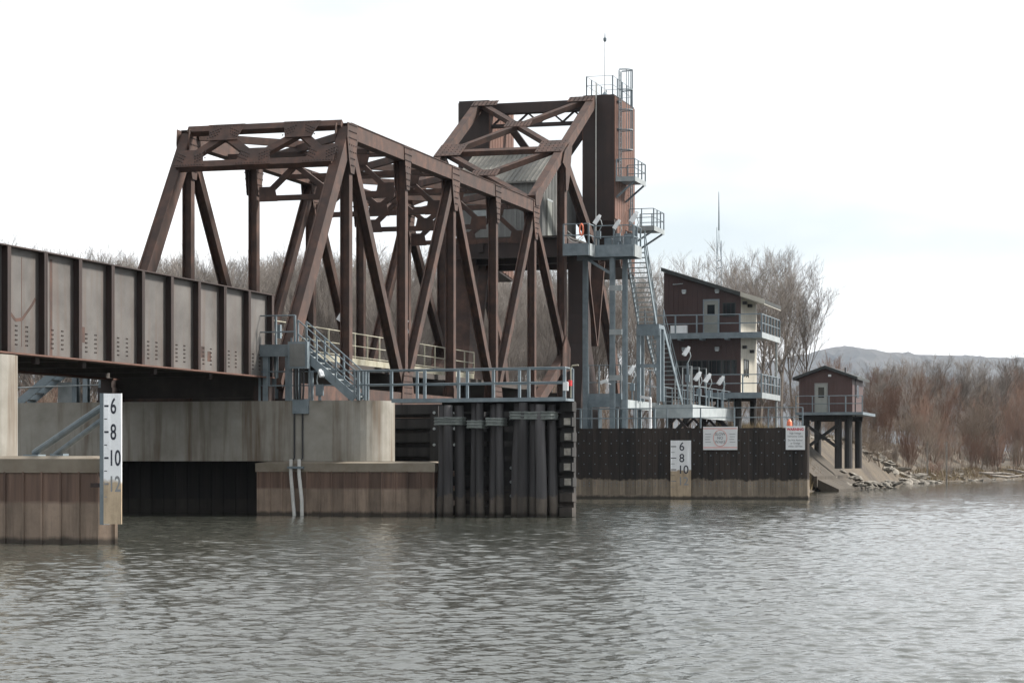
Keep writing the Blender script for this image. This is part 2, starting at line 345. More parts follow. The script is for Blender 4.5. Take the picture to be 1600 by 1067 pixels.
def build_water():
    import numpy as np
    rng = np.random.default_rng(3)
    NR, NC = 1900, 440
    y0, y1 = 15.0, 300.0
    ys = y0*np.exp(np.linspace(0, math.log(y1/y0), NR))
    tt = np.linspace(-0.30, 0.30, NC)
    Y, T = np.meshgrid(ys, tt, indexing='ij'); X = T*Y
    Z = np.zeros_like(X)
    cell = np.maximum(ys*math.log(y1/y0)/NR, ys*0.6/NC)[:, None]
    for k in range(120):
        lam = float(np.exp(rng.uniform(math.log(0.10), math.log(0.80))))
        ang = rng.normal(math.radians(-75), 0.6)          # wind waves running across and towards the camera
        amp = 0.0040*lam**0.92*rng.uniform(.5, 1.3)
        kx, ky = math.cos(ang)*2*math.pi/lam, math.sin(ang)*2*math.pi/lam
        ph = rng.uniform(0, 6.28); pm = rng.uniform(0, 6.28); lm = lam*rng.uniform(5, 11)
        am = rng.uniform(0, 6.28)
        env = 0.55 + 0.45*np.sin((X*math.cos(am) + Y*math.sin(am))*2*math.pi/lm + pm)
        fade = np.clip((lam/cell - 2.2)/2.0, 0, 1)
        s = np.sin(kx*X + ky*Y + ph + 0.8*np.sin((X*math.sin(am) - Y*math.cos(am))*2*math.pi/(lm*1.3)))
        Z += fade*amp*env*(s + 0.4*s*s)
    edge = np.clip((0.30 - np.abs(T))/0.02, 0, 1)*np.clip((Y - y0)/1.0, 0, 1)*np.clip((y1 - Y)/40, 0, 1)
    Z *= edge
    verts = np.stack([X, Y, Z], -1).reshape(-1, 3)
    idx = np.arange(NR*NC).reshape(NR, NC)
    q = np.stack([idx[:-1,:-1], idx[:-1,1:], idx[1:,1:], idx[1:,:-1]], -1).reshape(-1, 4)
    me = bpy.data.meshes.new('river_water')
    me.vertices.add(len(verts)); me.vertices.foreach_set('co', verts.ravel())
    me.loops.add(q.size); me.loops.foreach_set('vertex_index', q.ravel())
    me.polygons.add(len(q)); me.polygons.foreach_set('loop_start', np.arange(0, q.size, 4)); me.polygons.foreach_set('loop_total', np.full(len(q), 4))
    me.update(calc_edges=True); me.polygons.foreach_set('use_smooth', np.ones(len(q), dtype=bool))
    me.materials.append(M['water'])
    o = bpy.data.objects.new('river_water', me); COL.objects.link(o); o['kind'] = 'structure'
    # calm outer sheet all round, 4 mm lower, with a hole where the rippled sheet lies
    g = G(); a = 0.298
    A = [(-a*y0*1.02, y0*1.02), (a*y0*1.02, y0*1.02), (a*y1*.99, y1*.99), (-a*y1*.99, y1*.99)]
    Bq = [(-8000, -50), (8000, -50), (8000, 6900), (-8000, 6900)]
    g.v = [(x, y, -0.004) for x, y in A + Bq]
    g.f = [(4,5,1,0), (5,6,2,1), (6,7,3,2), (7,4,0,3)]
    single('outer_river_water', None, None, g, M['water'], (0,0,0), kind='structure', frame=ID)
build_water()

# ================================================================== PLATE GIRDER SPAN
def build_girder():
    t = Thing('plate_girder_span', 'grey brown riveted plate girder railway span between the two concrete piers', 'bridge span', (-3.4, -15, 5.05))
    for v, face in ((-0.3, 1), (-6.6, -1)):
        ua, ub = -31.0, 0.12; z0, z1 = 5.05, 8.15
        w_ = t.part('web', G().box((v-0.012, ua, z0+0.04), (v+0.012, ub, z1-0.04)), M['web'])
        fl = G().box((v-0.25, ua, z1-0.04), (v+0.25, ub, z1)); t.part('top_flange', fl, M['steel_dark'])
        fl = G().box((v-0.25, ua, z0), (v+0.25, ub, z0+0.05)); t.part('bottom_flange', fl, M['rustflange'])
        st = G()
        st.box((-0.0, -0.02, 0), (0.235, 0.02, z1-z0-0.1)); st.box((0.195, -0.10, 0), (0.235, 0.10, z1-z0-0.1))
        me = mesh('stiffener', st, M['steel_dark'])  # shade of faces turned from the sun put into the dark tone
        us = [-0.08 - 2.2*i for i in range(15)]
        for u in us:
            t.inst('stiffener', me, (v + 0.014*face, u, z0+0.052), (0, 0, 0 if face > 0 else math.pi))
        if face > 0:
            bg_ = G(); sp = G()
            for u in us[:-1]:
                for off in (-0.75, -1.38):
                    for k in range(5):
                        z = z0 + 0.30 + 0.135*k
                        for d in (-0.045, 0.045): bg_.bolt((v+0.012, u+off+d, z), (1,0,0), 0.026, 0.022)
            t.part('bolts', bg_, M['steel_dark'], w_, kind='stuff')
            # narrow rust runs and a rust scrawl left on the web (thin raised scale)
            sc = G()
            pts = [(-19.7, 6.75), (-19.5, 6.3), (-19.1, 6.05), (-18.7, 6.1), (-18.1, 6.55), (-17.9, 6.75)]
            for (a, za), (b, zb) in zip(pts, pts[1:]): sc.beam((v+0.014, a, za), (v+0.014, b, zb), 0.004, 0.10)
            sc.box((v+0.012, -17.02, 5.1), (v+0.016, -16.85, 8.0)); sc.box((v+0.012, -18.75, 5.3), (v+0.015, -18.71, 7.9))
            sc.box((v+0.012, -15.25, 5.62), (v+0.0165, -14.75, 6.1))
            for (a, b, za, zb) in ((-6.5,-6.2,5.5,5.9),(-6.1,-5.75,5.55,5.95),(-5.5,-5.2,5.45,5.8)): sc.box((v+0.012, a, za), (v+0.0155, b, zb))
            t.part('rust_marks', sc, M['steel'], w_)
    fb = mesh('floor_beam', G().box((-6.35, -0.16, 0), (-0.55, 0.16, 0.95)), M['deck'])
    for i in range(8): t.inst('floor_beam', fb, (0, -0.6 - 4.2*i, 5.12))
    for v in (-4.3, -2.6): t.part('stringer', G().box((v-0.15, -31, 5.5), (v+0.15, 0, 6.15)), M['deck'])
    t.part('deck', G().box((-6.3, -31, 6.16), (-0.6, 0.1, 6.36)), M['deck'])
    for u in (-26.6, -0.35):
        for v in (-0.3, -6.6):
            t.part('bearing', G().box((v-0.3, u-0.3, 4.2 if u > -9 else 4.652), (v+0.3, u+0.3, 4.75)).box((v-0.22, u-0.22, 4.75), (v+0.22, u+0.22, 5.048)), M['steel_dark'])
    for u in (-17.6, -14.6, -9.5, -5.0): t.part('jacking_lug', G().box((-0.52, u-0.12, 4.85), (-0.38, u+0.12, 5.048)), M['steel_dark'])
build_girder()

# ================================================================== PIERS
def sheet_mesh(w_, h):
    g = G(); g.box((-w_/2+0.02, 0, 0), (w_/2-0.02, 0.12, h))
    g.add([(-w_/2-0.035, 0.02, 0), (-w_/2-0.02, -0.05, 0), (-w_/2+0.02, -0.05, 0), (-w_/2+0.035, 0.02, 0),
           (-w_/2-0.035, 0.02, h), (-w_/2-0.02, -0.05, h), (-w_/2+0.02, -0.05, h), (-w_/2+0.035, 0.02, h)],
          [(0,1,5,4), (1,2,6,5), (2,3,7,6)])
    return mesh('sheet_pile', g, M['sheet'])
def cofferdam(t, pts, ztop):
    """sheet piles round a footing, one object each"""
    h = ztop + 0.6; sm = sheet_mesh(0.5, h)
    for a, b in zip(pts, pts[1:] + pts[:1]):
        a, b = V((*a, 0)), V((*b, 0)); d = b - a; n = max(1, round(d.length/0.5)); ang = math.atan2(d.y, d.x)
        for i in range(n):
            p = a + d*((i+0.5)/n); t.inst('sheet_pile', sm, (p.x, p.y, -0.6), (0, 0, ang), scale=(d.length/n/0.5, 1, 1))
    c = V((sum(p[0] for p in pts)/len(pts), sum(p[1] for p in pts)/len(pts), 0))
    t.part('core_fill', G().prism([tuple(c + (V((*p, 0)) - c)*.9 + V((0,0,-.6))) for p in pts], (0,0,ztop+.58)), M['shadewall'])
def cap(t, pts, z0, z1):
    c = V((sum(p[0] for p in pts)/len(pts), sum(p[1] for p in pts)/len(pts), 0)); n = len(pts)
    def off(k): return [c + (V((*p, 0)) - c)*(1 + k/(V((*p, 0)) - c).length) for p in pts]
    g = G(); A, B = off(.09), off(-.40)
    g.v = [(p.x,p.y,z0) for p in A] + [(p.x,p.y,z1-.07) for p in A] + [(p.x,p.y,z1) for p in B]
    g.f = [tuple(range(n-1,-1,-1)), tuple(range(2*n,3*n))] + [(i,(i+1)%n,n+(i+1)%n,n+i) for i in range(n)] + [(n+i,n+(i+1)%n,2*n+(i+1)%n,2*n+i) for i in range(n)]
    return t.part('cap', g, M['concrete_cap'])
def stem(t, v0, v1, u0, u1, z0, z1, mat):
    """wall pier with a half-round nose at the v1 end"""
    r = (u1-u0)/2; uc = (u0+u1)/2; n = 20
    poly = [(v0, u0, z0)] + [(v1-r + r*math.sin(math.pi*i/n), uc - r*math.cos(math.pi*i/n), z0) for i in range(n+1)] + [(v0, u1, z0)]
    return t.part('stem', G().prism(poly, (0,0,z1-z0)), mat)

p1 = Thing('near_pier', 'concrete river pier at the left edge standing in a rusty sheet pile cofferdam', 'pier', (0, -27.5, 0))
P1 = [(-2.0,-29.05),(7.32,-29.05),(7.62,-28.75),(5.2,-24.6),(-2.0,-24.6)]
cofferdam(p1, P1, 1.72); cap(p1, P1, 1.70, 2.1)
stem(p1, -9, 3.72, -27.9, -25.4, 2.06, 4.65, M['concrete'])
p2 = Thing('rest_pier', 'long concrete wall pier with rounded nose carrying the truss end and the girder', 'pier', (0, 0.6, 0))
for P2 in ([(-.30,-.95),(6.46,-.95),(6.3,2.6),(-.30,2.6)], [(-15.0,-.95),(-9.2,-.95),(-9.2,2.6),(-15.0,2.6)]):
    cofferdam(p2, P2, 1.62); cap(p2, P2, 1.60, 1.98)
st2 = stem(p2, -16.0, 4.34, -0.7, 2.2, 1.99, 4.2, M['concrete'])
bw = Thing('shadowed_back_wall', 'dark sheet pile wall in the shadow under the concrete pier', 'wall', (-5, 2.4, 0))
sm = sheet_mesh(0.5, 3.4); sm.materials.clear(); sm.materials.append(M['shadewall'])  # darkened for the shade here; made tall to stop light leaking in behind
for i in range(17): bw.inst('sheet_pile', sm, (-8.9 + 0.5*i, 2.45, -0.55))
jo = G()
for v in (-6.2, -1.0, 2.55): jo.box((v-0.012, -0.708, 2.02), (v+0.012, -0.7, 4.18))
p2.part('form_joint', jo, M['concrete_cap'], st2)

# ================================================================== BASCULE LEAF (through truss)
NV, FV = 0.0, -6.9
UN = [0.35, 7.55, 14.5, 21.4, 28.3, 35.35, 41.6]
ZT, ZB = 15.25, 4.62
def build_leaf():
    t = Thing('bascule_truss_leaf', 'rust brown through truss leaf of the railway bascule bridge over the channel', 'bridge truss', (-3.45, 20, 4.3))
    S, D = M['steel'], M['steel']
    for v in (NV, FV):
        out_ = 1 if v == NV else -1
        t.part('end_post', G().beam((v, UN[0], ZB), (v, UN[1], ZT), 0.42, 0.62), S)
        ep = G()   # raised edge plates of the end post
        for k in (-1, 1): ep.beam((v+k*0.195, UN[0]-0.30, ZB+0.25), (v+k*0.195, UN[1]-0.30, ZT+0.0), 0.045, 0.10)
        t.part('end_post_edge', ep, S)
        for a, b in zip(UN[1:5], UN[2:6]):
            t.part('top_chord', G().box((v-0.24, a, ZT-0.31), (v+0.24, b-0.004, ZT+0.31)), S)
        tp = G().box((v-0.28, UN[1]-0.1, ZT+0.31), (v+0.28, UN[5]+0.2, ZT+0.335)); t.part('cover_plate', tp, S)
        for a, b in zip(UN[0:5], UN[1:6]):
            t.part('bottom_chord', G().box((v-0.22, a, ZB-0.32), (v+0.22, b-0.004, ZB+0.32)), S)
        t.part('heel_chord', G().beam((v, UN[5], ZB), (v, UN[6], 7.6), 0.44, 0.6), S)
        for i in (1, 2, 3, 4, 5):
            t.part('vertical_post', G().hbeam((v, UN[i], ZB+0.3), (v, UN[i], ZT-0.3), 0.40, 0.36), S)
        for (i, top_i) in ((1, True), (2, False), (3, True), (4, False)):
            a, b = (v, UN[i], ZT-0.2), (v, UN[i+1], ZB+0.2)
            if not top_i: a, b = (v, UN[i], ZB+0.2), (v, UN[i+1], ZT-0.2)
            t.part('diagonal', G().hbeam(a, b, 0.39, 0.42), S)
        t.part('diagonal', G().hbeam((v, UN[5], ZT-0.2), (v, UN[6], 8.0), 0.39, 0.44), S)
        # gusset plates with bolts on the outer face, and on the inner face
        for sgn in (1, -1):
            x = v + sgn*0.245
            for i in range(1, 6):
                u = UN[i]
                if i in (1, 3, 5): poly = [(-0.55,.30),(0.6,.30),(0.62,-.25),(0.36,-1.15),(0.2,-1.7),(-0.2,-1.7),(-0.42,-1.1),(-0.6,-.3)]
                else: poly = [(-0.5,.30),(0.5,.30),(0.40,-.4),(0.19,-1.55),(-0.19,-1.55),(-0.40,-.4)]
                gp = t.part('gusset_plate', G().prism([(x, u+a, ZT+b) for a, b in poly], (0.03*sgn, 0, 0)), S)
                bt = G()
                for r_ in range(7):
                    zz = ZT + 0.24 - 0.27*r_; hw = 0.42 if zz > ZT-0.4 else max(0.12, 0.42 - (ZT-0.4-zz)*0.28)
                    n = 7 if hw > .4 else 4
                    for k in range(n): bt.bolt((x+0.03*sgn, u - hw + 2*hw*k/(n-1), zz), (sgn,0,0), 0.034, 0.03)
                if sgn*out_ > 0 or v == FV: t.part('bolts', bt, M['steel_dark'], gp, kind='stuff')
            for i in (2, 4):
                u = UN[i]; poly = [(-0.8,-.32),(0.8,-.32),(0.75,.4),(0.5,1.2),(-0.5,1.2),(-0.75,.4)]
                gp = t.part('gusset_plate', G().prism([(x, u+a, ZB+b) for a, b in poly], (0.03*sgn, 0, 0)), S)
                bt = G()
                for r_ in range(6):
                    for k in range(7): bt.bolt((x+0.03*sgn, u - 0.48 + 0.16*k, ZB - 0.2 + 0.25*r_), (sgn,0,0), 0.03, 0.025)
                t.part('bolts', bt, M['steel_dark'], gp, kind='stuff')
            for i in (1, 3, 5):
                u = UN[i]; t.part('gusset_plate', G().box((min(x, x+.03*sgn), u-.35, ZB-.31), (max(x, x+.03*sgn), u+.35, ZB+.75)), S)
            poly = [(-0.35,-.35),(1.3,-.35),(1.2,.5),(0.9,1.0),(0.2,.7)]
            t.part('gusset_plate', G().prism([(x, UN[0]+a, ZB+b) for a, b in poly], (0.03*sgn, 0, 0)), S)
        t.part('heel_plate', G().prism([(v+0.26*out_, UN[6]+a, 7.6+b) for a, b in ((-1.2,-.9),(.5,-.6),(.6,.6),(-.2,1.3),(-1.0,.6))], (0.05*out_,0,0)), S)
        t.part('shoe', G().box((v-.4, UN[0]-.3, 4.205), (v+.4, UN[0]+.5, 4.3)), M['steel_dark'])
    # portal in the plane of the end posts
    def wframe(p_tl, p_tr, down, name, bolts=True, deep=1.62, scale=1.0):
        """W-braced frame between two truss planes; p_tl, p_tr top corners, down unit vector in the frame's plane"""
        a, b, dn = V(p_tl), V(p_tr), V(down).normalized(); ax = (b-a); ln = ax.length; ax.normalize(); nrm = ax.cross(dn).normalized()
        P = lambda s_, d_: a + ax*s_ + dn*d_
        root = t.part(name, G().beam(P(0.1,0), P(ln-0.1,0), 0.3, 0.30*scale, nrm), S)
        t.part('lower_strut', G().beam(P(0.1,deep), P(ln-0.1,deep), 0.3, 0.32*scale, nrm), S, root)
        x = [0.45, ln*0.265, ln*0.495, ln*0.74, ln-0.45]; d = [deep-0.3, 0.35, deep-0.3, 0.35, deep-0.3]
        for i in range(4):
            t.part('web_brace', G().beam(P(x[i],d[i]), P(x[i+1],d[i+1]), 0.22, 0.33*scale, nrm), S, root)
        for i in range(5):
            up = i % 2
            hw = 0.80*scale
            y0_, y1_ = (-0.15, 0.70*scale) if up else (deep+0.16, deep-0.72*scale)
            hw2 = hw*0.72
            if i == 0: poly = [P(0.02,y0_), P(1.3*scale,y0_), P(1.1*scale,y1_), P(0.02,y1_)]
            elif i == 4: poly = [P(ln-1.3*scale,y0_), P(ln-0.02,y0_), P(ln-0.02,y1_), P(ln-1.1*scale,y1_)]
            else: poly = [P(x[i]-hw,y0_), P(x[i]+hw,y0_), P(x[i]+hw2,y1_), P(x[i]-hw2,y1_)]
            sgn = -1 if nrm.y > 0 else 1
            poly = [q + nrm*sgn*0.153 for q in poly]
            gp = t.part('gusset_plate', G().prism(poly, nrm*sgn*0.025), S, root)
            if bolts:
                c0 = sum(poly, V((0,0,0)))/4
                bt = G()
                for sd in (-1, 1):
                    for r_ in range(3):
                        for k in range(5):
                            q = c0 + ax*sd*(0.22 + 0.10*k + 0.03*r_) + dn*((0.06 if up else -0.06)*(1) + 0.12*(r_-1)*1.3 - (0.05*k - 0.1)*(1 if up else -1)*-1)
                            bt.bolt(q + nrm*sgn*0.026, nrm*sgn, 0.033, 0.03)
                for k in range(12):
                    q = P(c0.x - a.x - hw*0.9 + 0.165*k*hw/0.9 if False else (c0 - a).dot(ax) - hw*0.85 + hw*1.7*k/11, (y0_ + (0.08 if up else -0.08)))
                    bt.bolt(q + nrm*sgn*0.179, nrm*sgn, 0.03, 0.03)
                t.part('portal_bolts', bt, M['steel_dark'], root, kind='stuff')
    dvec = (V((0, UN[0], ZB)) - V((0, UN[1], ZT))).normalized()
    nrmp = V((0, -dvec.z, dvec.y)); nrmp = nrmp if nrmp.y < 0 else -nrmp
    o_ = nrmp*0.16
    wframe((FV-0.0, UN[1]+o_.y-0.05, ZT+0.16+o_.z), (NV+0.0, UN[1]+o_.y-0.05, ZT+0.16+o_.z), dvec, 'portal_strut', True, 1.92)
    for i in (2, 3, 4):
        wframe((FV+0.3, UN[i], ZT+0.05), (NV-0.3, UN[i], ZT+0.05), (0,0,-1), 'sway_strut', False, 1.75, .68)
    wframe((FV+0.3, UN[5], ZT+0.05), (NV-0.3, UN[5], ZT+0.05), (0,0,-1), 'sway_strut', False, 1.75, .68)
    # top laterals
    for i in range(1, 5):
        for a, b in ((FV+.3, NV-.3), (NV-.3, FV+.3)):
            dz = 0.0 if a < b else -0.21
            t.part('top_lateral', G().beam((a, UN[i]+.3, ZT+.1+dz), (b, UN[i+1]-.3, ZT+.1+dz), 0.3, 0.2, (0,0,1)), S)
        um = (UN[i]+UN[i+1])/2
        t.part('lateral_strut', G().box((FV+.3, um-.12, ZT-.42), (NV-.3, um+.12, ZT-.22)), S)
    # floor
    for i in range(0, 7):
        t.part('floor_beam', G().box((FV+.28, UN[i]-.18+.2*(i == 0), ZB-.25), (NV-.28, UN[i]+.18+.2*(i == 0), 5.75)), M['deck'])
    for v in (-5.2, -4.2, -2.7, -1.7): t.part('stringer', G().box((v-.14, UN[0]+.6, 5.0), (v+.14, UN[6], 5.74)), M['deck'])
    t.part('track_deck', G().box((FV+.6, UN[0], 5.76), (NV-.6, UN[6]+.2, 6.0)), M['deck'])
    for v in (-4.17, -2.73): t.part('rail', G().box((v-.04, UN[0], 6.0), (v+.04, UN[6], 6.17)), M['steel'])
build_leaf()

# ================================================================== RAILINGS, LAMPS (kinds used in several places)
def rail_parts(t, pts, h=1.07, spacing=1.7, mat=None, r=0.024, levels=(1.0, 0.52), toe=None, ends=True, pr=None):
    mat = mat or M['galv']; pts = [V(p) for p in pts]; pr = pr or 0.032
    for i, (a, b) in enumerate(zip(pts, pts[1:])):
        n = max(1, round((b-a).length/spacing))
        for k in range(n + (1 if i == len(pts)-2 else 0)):
            p = a + (b-a)*k/n
            t.part('post', G().box((p.x-pr, p.y-pr, p.z), (p.x+pr, p.y+pr, p.z+h)), mat)
    for lv in levels:
        t.part('rail', G().tube([p + V((0,0,h*lv)) for p in pts], r, 6), mat, smooth=False)
    if toe:
        for a, b in zip(pts, pts[1:]): t.part('toe_board', G().beam(a + V((0,0,toe[0])), b + V((0,0,toe[0])), toe[1], 0.02, (0,0,1)), toe[2])
def railing(name, label, pts, **k):
    grp = k.pop('group', None)
    t = Thing(name, label, 'railing', pts[0], grp); rail_parts(t, pts, **k); return t

def floodlight(label, loc, rz=0.0, post=1.1, big=1.0):
    """box base, goose-neck arm and tilted white head"""
    t = Thing('floodlight', label, 'floodlight', loc, 'white floodlights of the bridge'); x, y, z = loc
    t.part('stand', G().box((x-.045, y-.045, z), (x+.045, y+.045, z+post)), M['galv'])
    t.part('junction_box', G().box((x-.13, y-.08, z+post*.55), (x+.13, y+.08, z+post*.55+.42)), M['galv'])
    c, s = math.cos(rz), math.sin(rz)
    arm = [(0,0,post), (0.10,0,post+.2), (0.20,0,post+.42), (0.14,0,post+.66), (0.0,0,post+.74)]
    t.part('arm', G().tube([(x + a*c, y + a*s, z + d) for a, b, d in arm], 0.03, 6), M['galv_light'])
    ax = V((c, s, 0)); dn = (V((-c, -s, 0))*0.55 + V((0,0,-1))*0.83).normalized(); sd = ax.cross(dn).normalized(); n2 = sd.cross(dn)
    cc = V((x, y, z+post+.66)) + V((-c, -s, 0))*0.10
    hd = t.part('lamp_head', G().obox(cc, sd*.17*big, n2*.11*big, dn*.24*big).obox(cc - dn*.3*big, sd*.10*big, n2*.08*big, dn*.08*big), M['white'])
    t.part('lens', G().obox(cc - n2*.113*big, sd*.13*big, n2*.006, dn*.19*big), M['lens'], hd)
    return t

# ================================================================== BASCULE TOWER, INCLINED FRAME, COUNTERWEIGHTS
PT = [(35.45, 15.62), (41.5, 19.0), (48.35, 22.75)]
def build_tower():
    t = Thing('bascule_tower', 'rust brown steel tower with inclined braced frame rising over the truss end', 'bridge tower', (-3.45, 44, 3.7))
    S = M['steel']
    for v in (NV, FV):
        s = 1 if v == NV else -1
        for (a, za), (b, zb) in zip(PT, PT[1:]):
            t.part('inclined_leg', G().beam((v, a, za), (v, b, zb), 0.42, 0.56), S)
        t.part('tower_post', G().hbeam((v, 41.5, 3.75), (v, 41.5, 18.9), 0.44, 0.5), S)
        t.part('rear_brace', G().hbeam((v, 41.7, 18.6), (v, 48.4, 14.5), 0.42, 0.5), S)
        t.part('rear_leg', G().hbeam((v, 48.5, 14.4), (v, 53.2, 8.4), 0.5, 0.55), S)
        t.part('rear_leg', G().hbeam((v, 53.2, 8.4), (v, 55.0, 3.6), 0.5, 0.6), S)
        # heavy column, its side plate flares towards the foot
        x0, x1 = (v-0.55, v+0.38) if s > 0 else (v-0.38, v+0.55)
        poly = [(44.2,3.72),(48.8,3.72),(48.6,5.2),(46.6,8.6),(46.4,10.3),(46.6,13.9),(44.9,13.9),(45.0,10.3),(44.9,8.6),(44.2,5.2)]
        t.part('column', G().prism([(x0, a, b) for a, b in poly], (x1-x0, 0, 0)), M['steel_dark'] if s > 0 else M['steel'])  # near column coloured dark for its shaded face, far one lighter as lit
        t.part('vee_brace', G().hbeam((v+.05*s, 45.1, 13.4), (v+.05*s, 47.4, 8.6), 1.0, 0.16, 0.03), S)
        t.part('vee_brace', G().hbeam((v+.05*s, 49.2, 13.6), (v+.05*s, 47.5, 8.6), 1.0, 0.16, 0.03), S)
        t.part('gusset_plate', G().prism([(v+.29*s, 41.5+a, 19.0+b) for a, b in ((-1.0,-.75),(-.6,-.12),(.6,.55),(1.0,.35),(.55,-1.3),(.1,-2.2),(-.3,-2.2),(-.35,-1.0))], (0.03*s,0,0)), S)
        t.part('gusset_plate', G().prism([(v+.29*s, 35.45+a, 15.6+b) for a, b in ((-.5,.3),(.3,.75),(.9,.75),(.95,.35),(.4,-.25),(-.4,-.3))], (0.03*s,0,0)), S)
    # bracing in the inclined plane
    d1 = V((0, PT[2][0]-PT[0][0], PT[2][1]-PT[0][1])).normalized(); nrm = V((0, -d1.z, d1.y))
    def ip(v, k, f=0.0):
        (a, za), (b, zb) = PT[k], PT[k+1] if k < 2 else PT[2]
        return V((v, a + (b-a)*f, za + (zb-za)*f)) + nrm*0.10
    def br(a, b, lift=0.0, w_=0.30): t.part('lateral_brace', G().beam(a + nrm*lift, b + nrm*lift, 0.30, w_, nrm), S)
    n_, f_ = NV-.26, FV+.26
    cu = (ip(n_,1) + ip(f_,1) + ip(n_,2) + ip(f_,2))/4; cl = (ip(n_,0) + ip(f_,0) + ip(n_,1) + ip(f_,1))/4
    for c, k in ((cu, 1), (cl, 0)):
        for p in (ip(n_,k), ip(f_,k), ip(n_,k+1), ip(f_,k+1)): br(p, c)
        ax = V((1,0,0)); gp = t.part('gusset_plate', G().obox(c + nrm*.165, ax*.75, d1*.42, nrm*.014), S)
        bt = G()
        for i in range(7):
            for j in range(4): bt.bolt(c + nrm*.18 + ax*(-.6+.2*i) + d1*(-.3+.2*j), nrm, .033, .03)
        t.part('bolts', bt, M['steel_dark'], gp, kind='stuff')
    br(ip(n_,1), ip(f_,1), 0.003, 0.36);
    for v, s in ((NV, -1), (FV, 1)):
        for k in (1, 2):
            c = V((v + s*.55, 0, 0)) + V((0, PT[k][0], PT[k][1])) + nrm*.10 - d1*(.3 if k == 2 else 0)
            gp = t.part('gusset_plate', G().obox(c + nrm*.21, V((1,0,0))*.76, d1*(.85 if k == 1 else .38), nrm*.014), S)
            bt = G()
            for i in range(6):
                for j in range(5): bt.bolt(c + nrm*.225 + V((1,0,0))*(-.62+.25*i) + d1*(-.7+.35*j)*(1 if k == 1 else .42), nrm, .033, .03)
            t.part('bolts', bt, M['steel_dark'], gp, kind='stuff')
    # strut and cross bracing between the counterweights
    t.part('top_strut', G().box((-6.2, 48.6, 22.35), (-.6, 49.3, 22.95)), M['steel_dark'])
    t.part('lower_strut', G().box((-6.2, 48.75, 21.55), (-.6, 49.1, 21.75)), M['steel_dark'])
    for i in range(4):
        a, b = (-6.1 + 1.4*i, -5.4 + 1.4*i) ; t.part('strut_web', G().beam((a, 48.9, 21.75), (b, 48.9, 22.35), 0.14, 0.1, (0,1,0)), M['steel_dark']); t.part('strut_web', G().beam((b, 48.9, 22.35), (b+.7, 48.9, 21.75), 0.14, 0.1, (0,1,0)), M['steel_dark'])
    for k, (a, b) in enumerate((((-.4, 51.5, 22.8), (-6.5, 51.5, 14.5)), ((-6.5, 51.9, 22.8), (-.4, 51.9, 14.5)))):
        t.part('cross_brace', G().beam(a, b, 0.3, 0.42, (0,1,0)), M['steel_dark'])
    # machinery floor
    for u in (42.3, 46.4, 50.5): t.part('floor_girder', G().box((-7.4, u-.2, 13.3), (.2, u+.2, 14.3)), M['steel_dark'])
    for v in (-7.2, -4.8, -2.3, 0.0): t.part('floor_joist', G().box((v-.15, 41.9, 13.62), (v+.15, 51, 14.28)), M['steel_dark'])
    t.part('machinery_floor', G().box((-7.5, 41.8, 14.31), (.2, 51.2, 14.42)), M['deck'])
build_tower()

def counterweight(name, label, v0, v1, plain):
    t = Thing(name, label, 'counterweight', ((v0+v1)/2, 51, 14))
    u0, u1, zt = 48.45, 53.6, 23.15
    poly = [(u0, zt), (u1, zt), (u1, 12.9), (u0+1.7, 13.3), (u0, 15.9)]
    b = t.part('body', G().prism([(v0, a, z) for a, z in poly], (v1-v0,0,0)), M['steel_dark'])
    n = 9; pan = (u1-u0)/n
    for x, s in ((v1, 1), (v0, -1)):
        pm = mesh('side_panel', G().box((0 if s > 0 else -.05, .03, 0), (.05 if s > 0 else 0, pan-.03, 1)), M['rustflange'] if plain else M['steel'])  # sides paler than the body: sunlight put into their colour
        for i in range(n):
            zb = 15.9 - 2.6*min(1, (i*pan)/1.7) if i*pan < 1.7 else 13.3 - .4*(i*pan-1.7)/3.45
            t.inst('side_panel', pm, (x, u0 + pan*i, zb+.1), scale=(1,1,zt-zb-.2))
    return t
counterweight('counterweight', 'tall rust brown counterweight slab nearest the galvanised platform and ladder', -0.57, 1.27, True)
counterweight('counterweight', 'tall dark brown counterweight slab behind the grey machinery house roof', -8.1, -6.27, True)

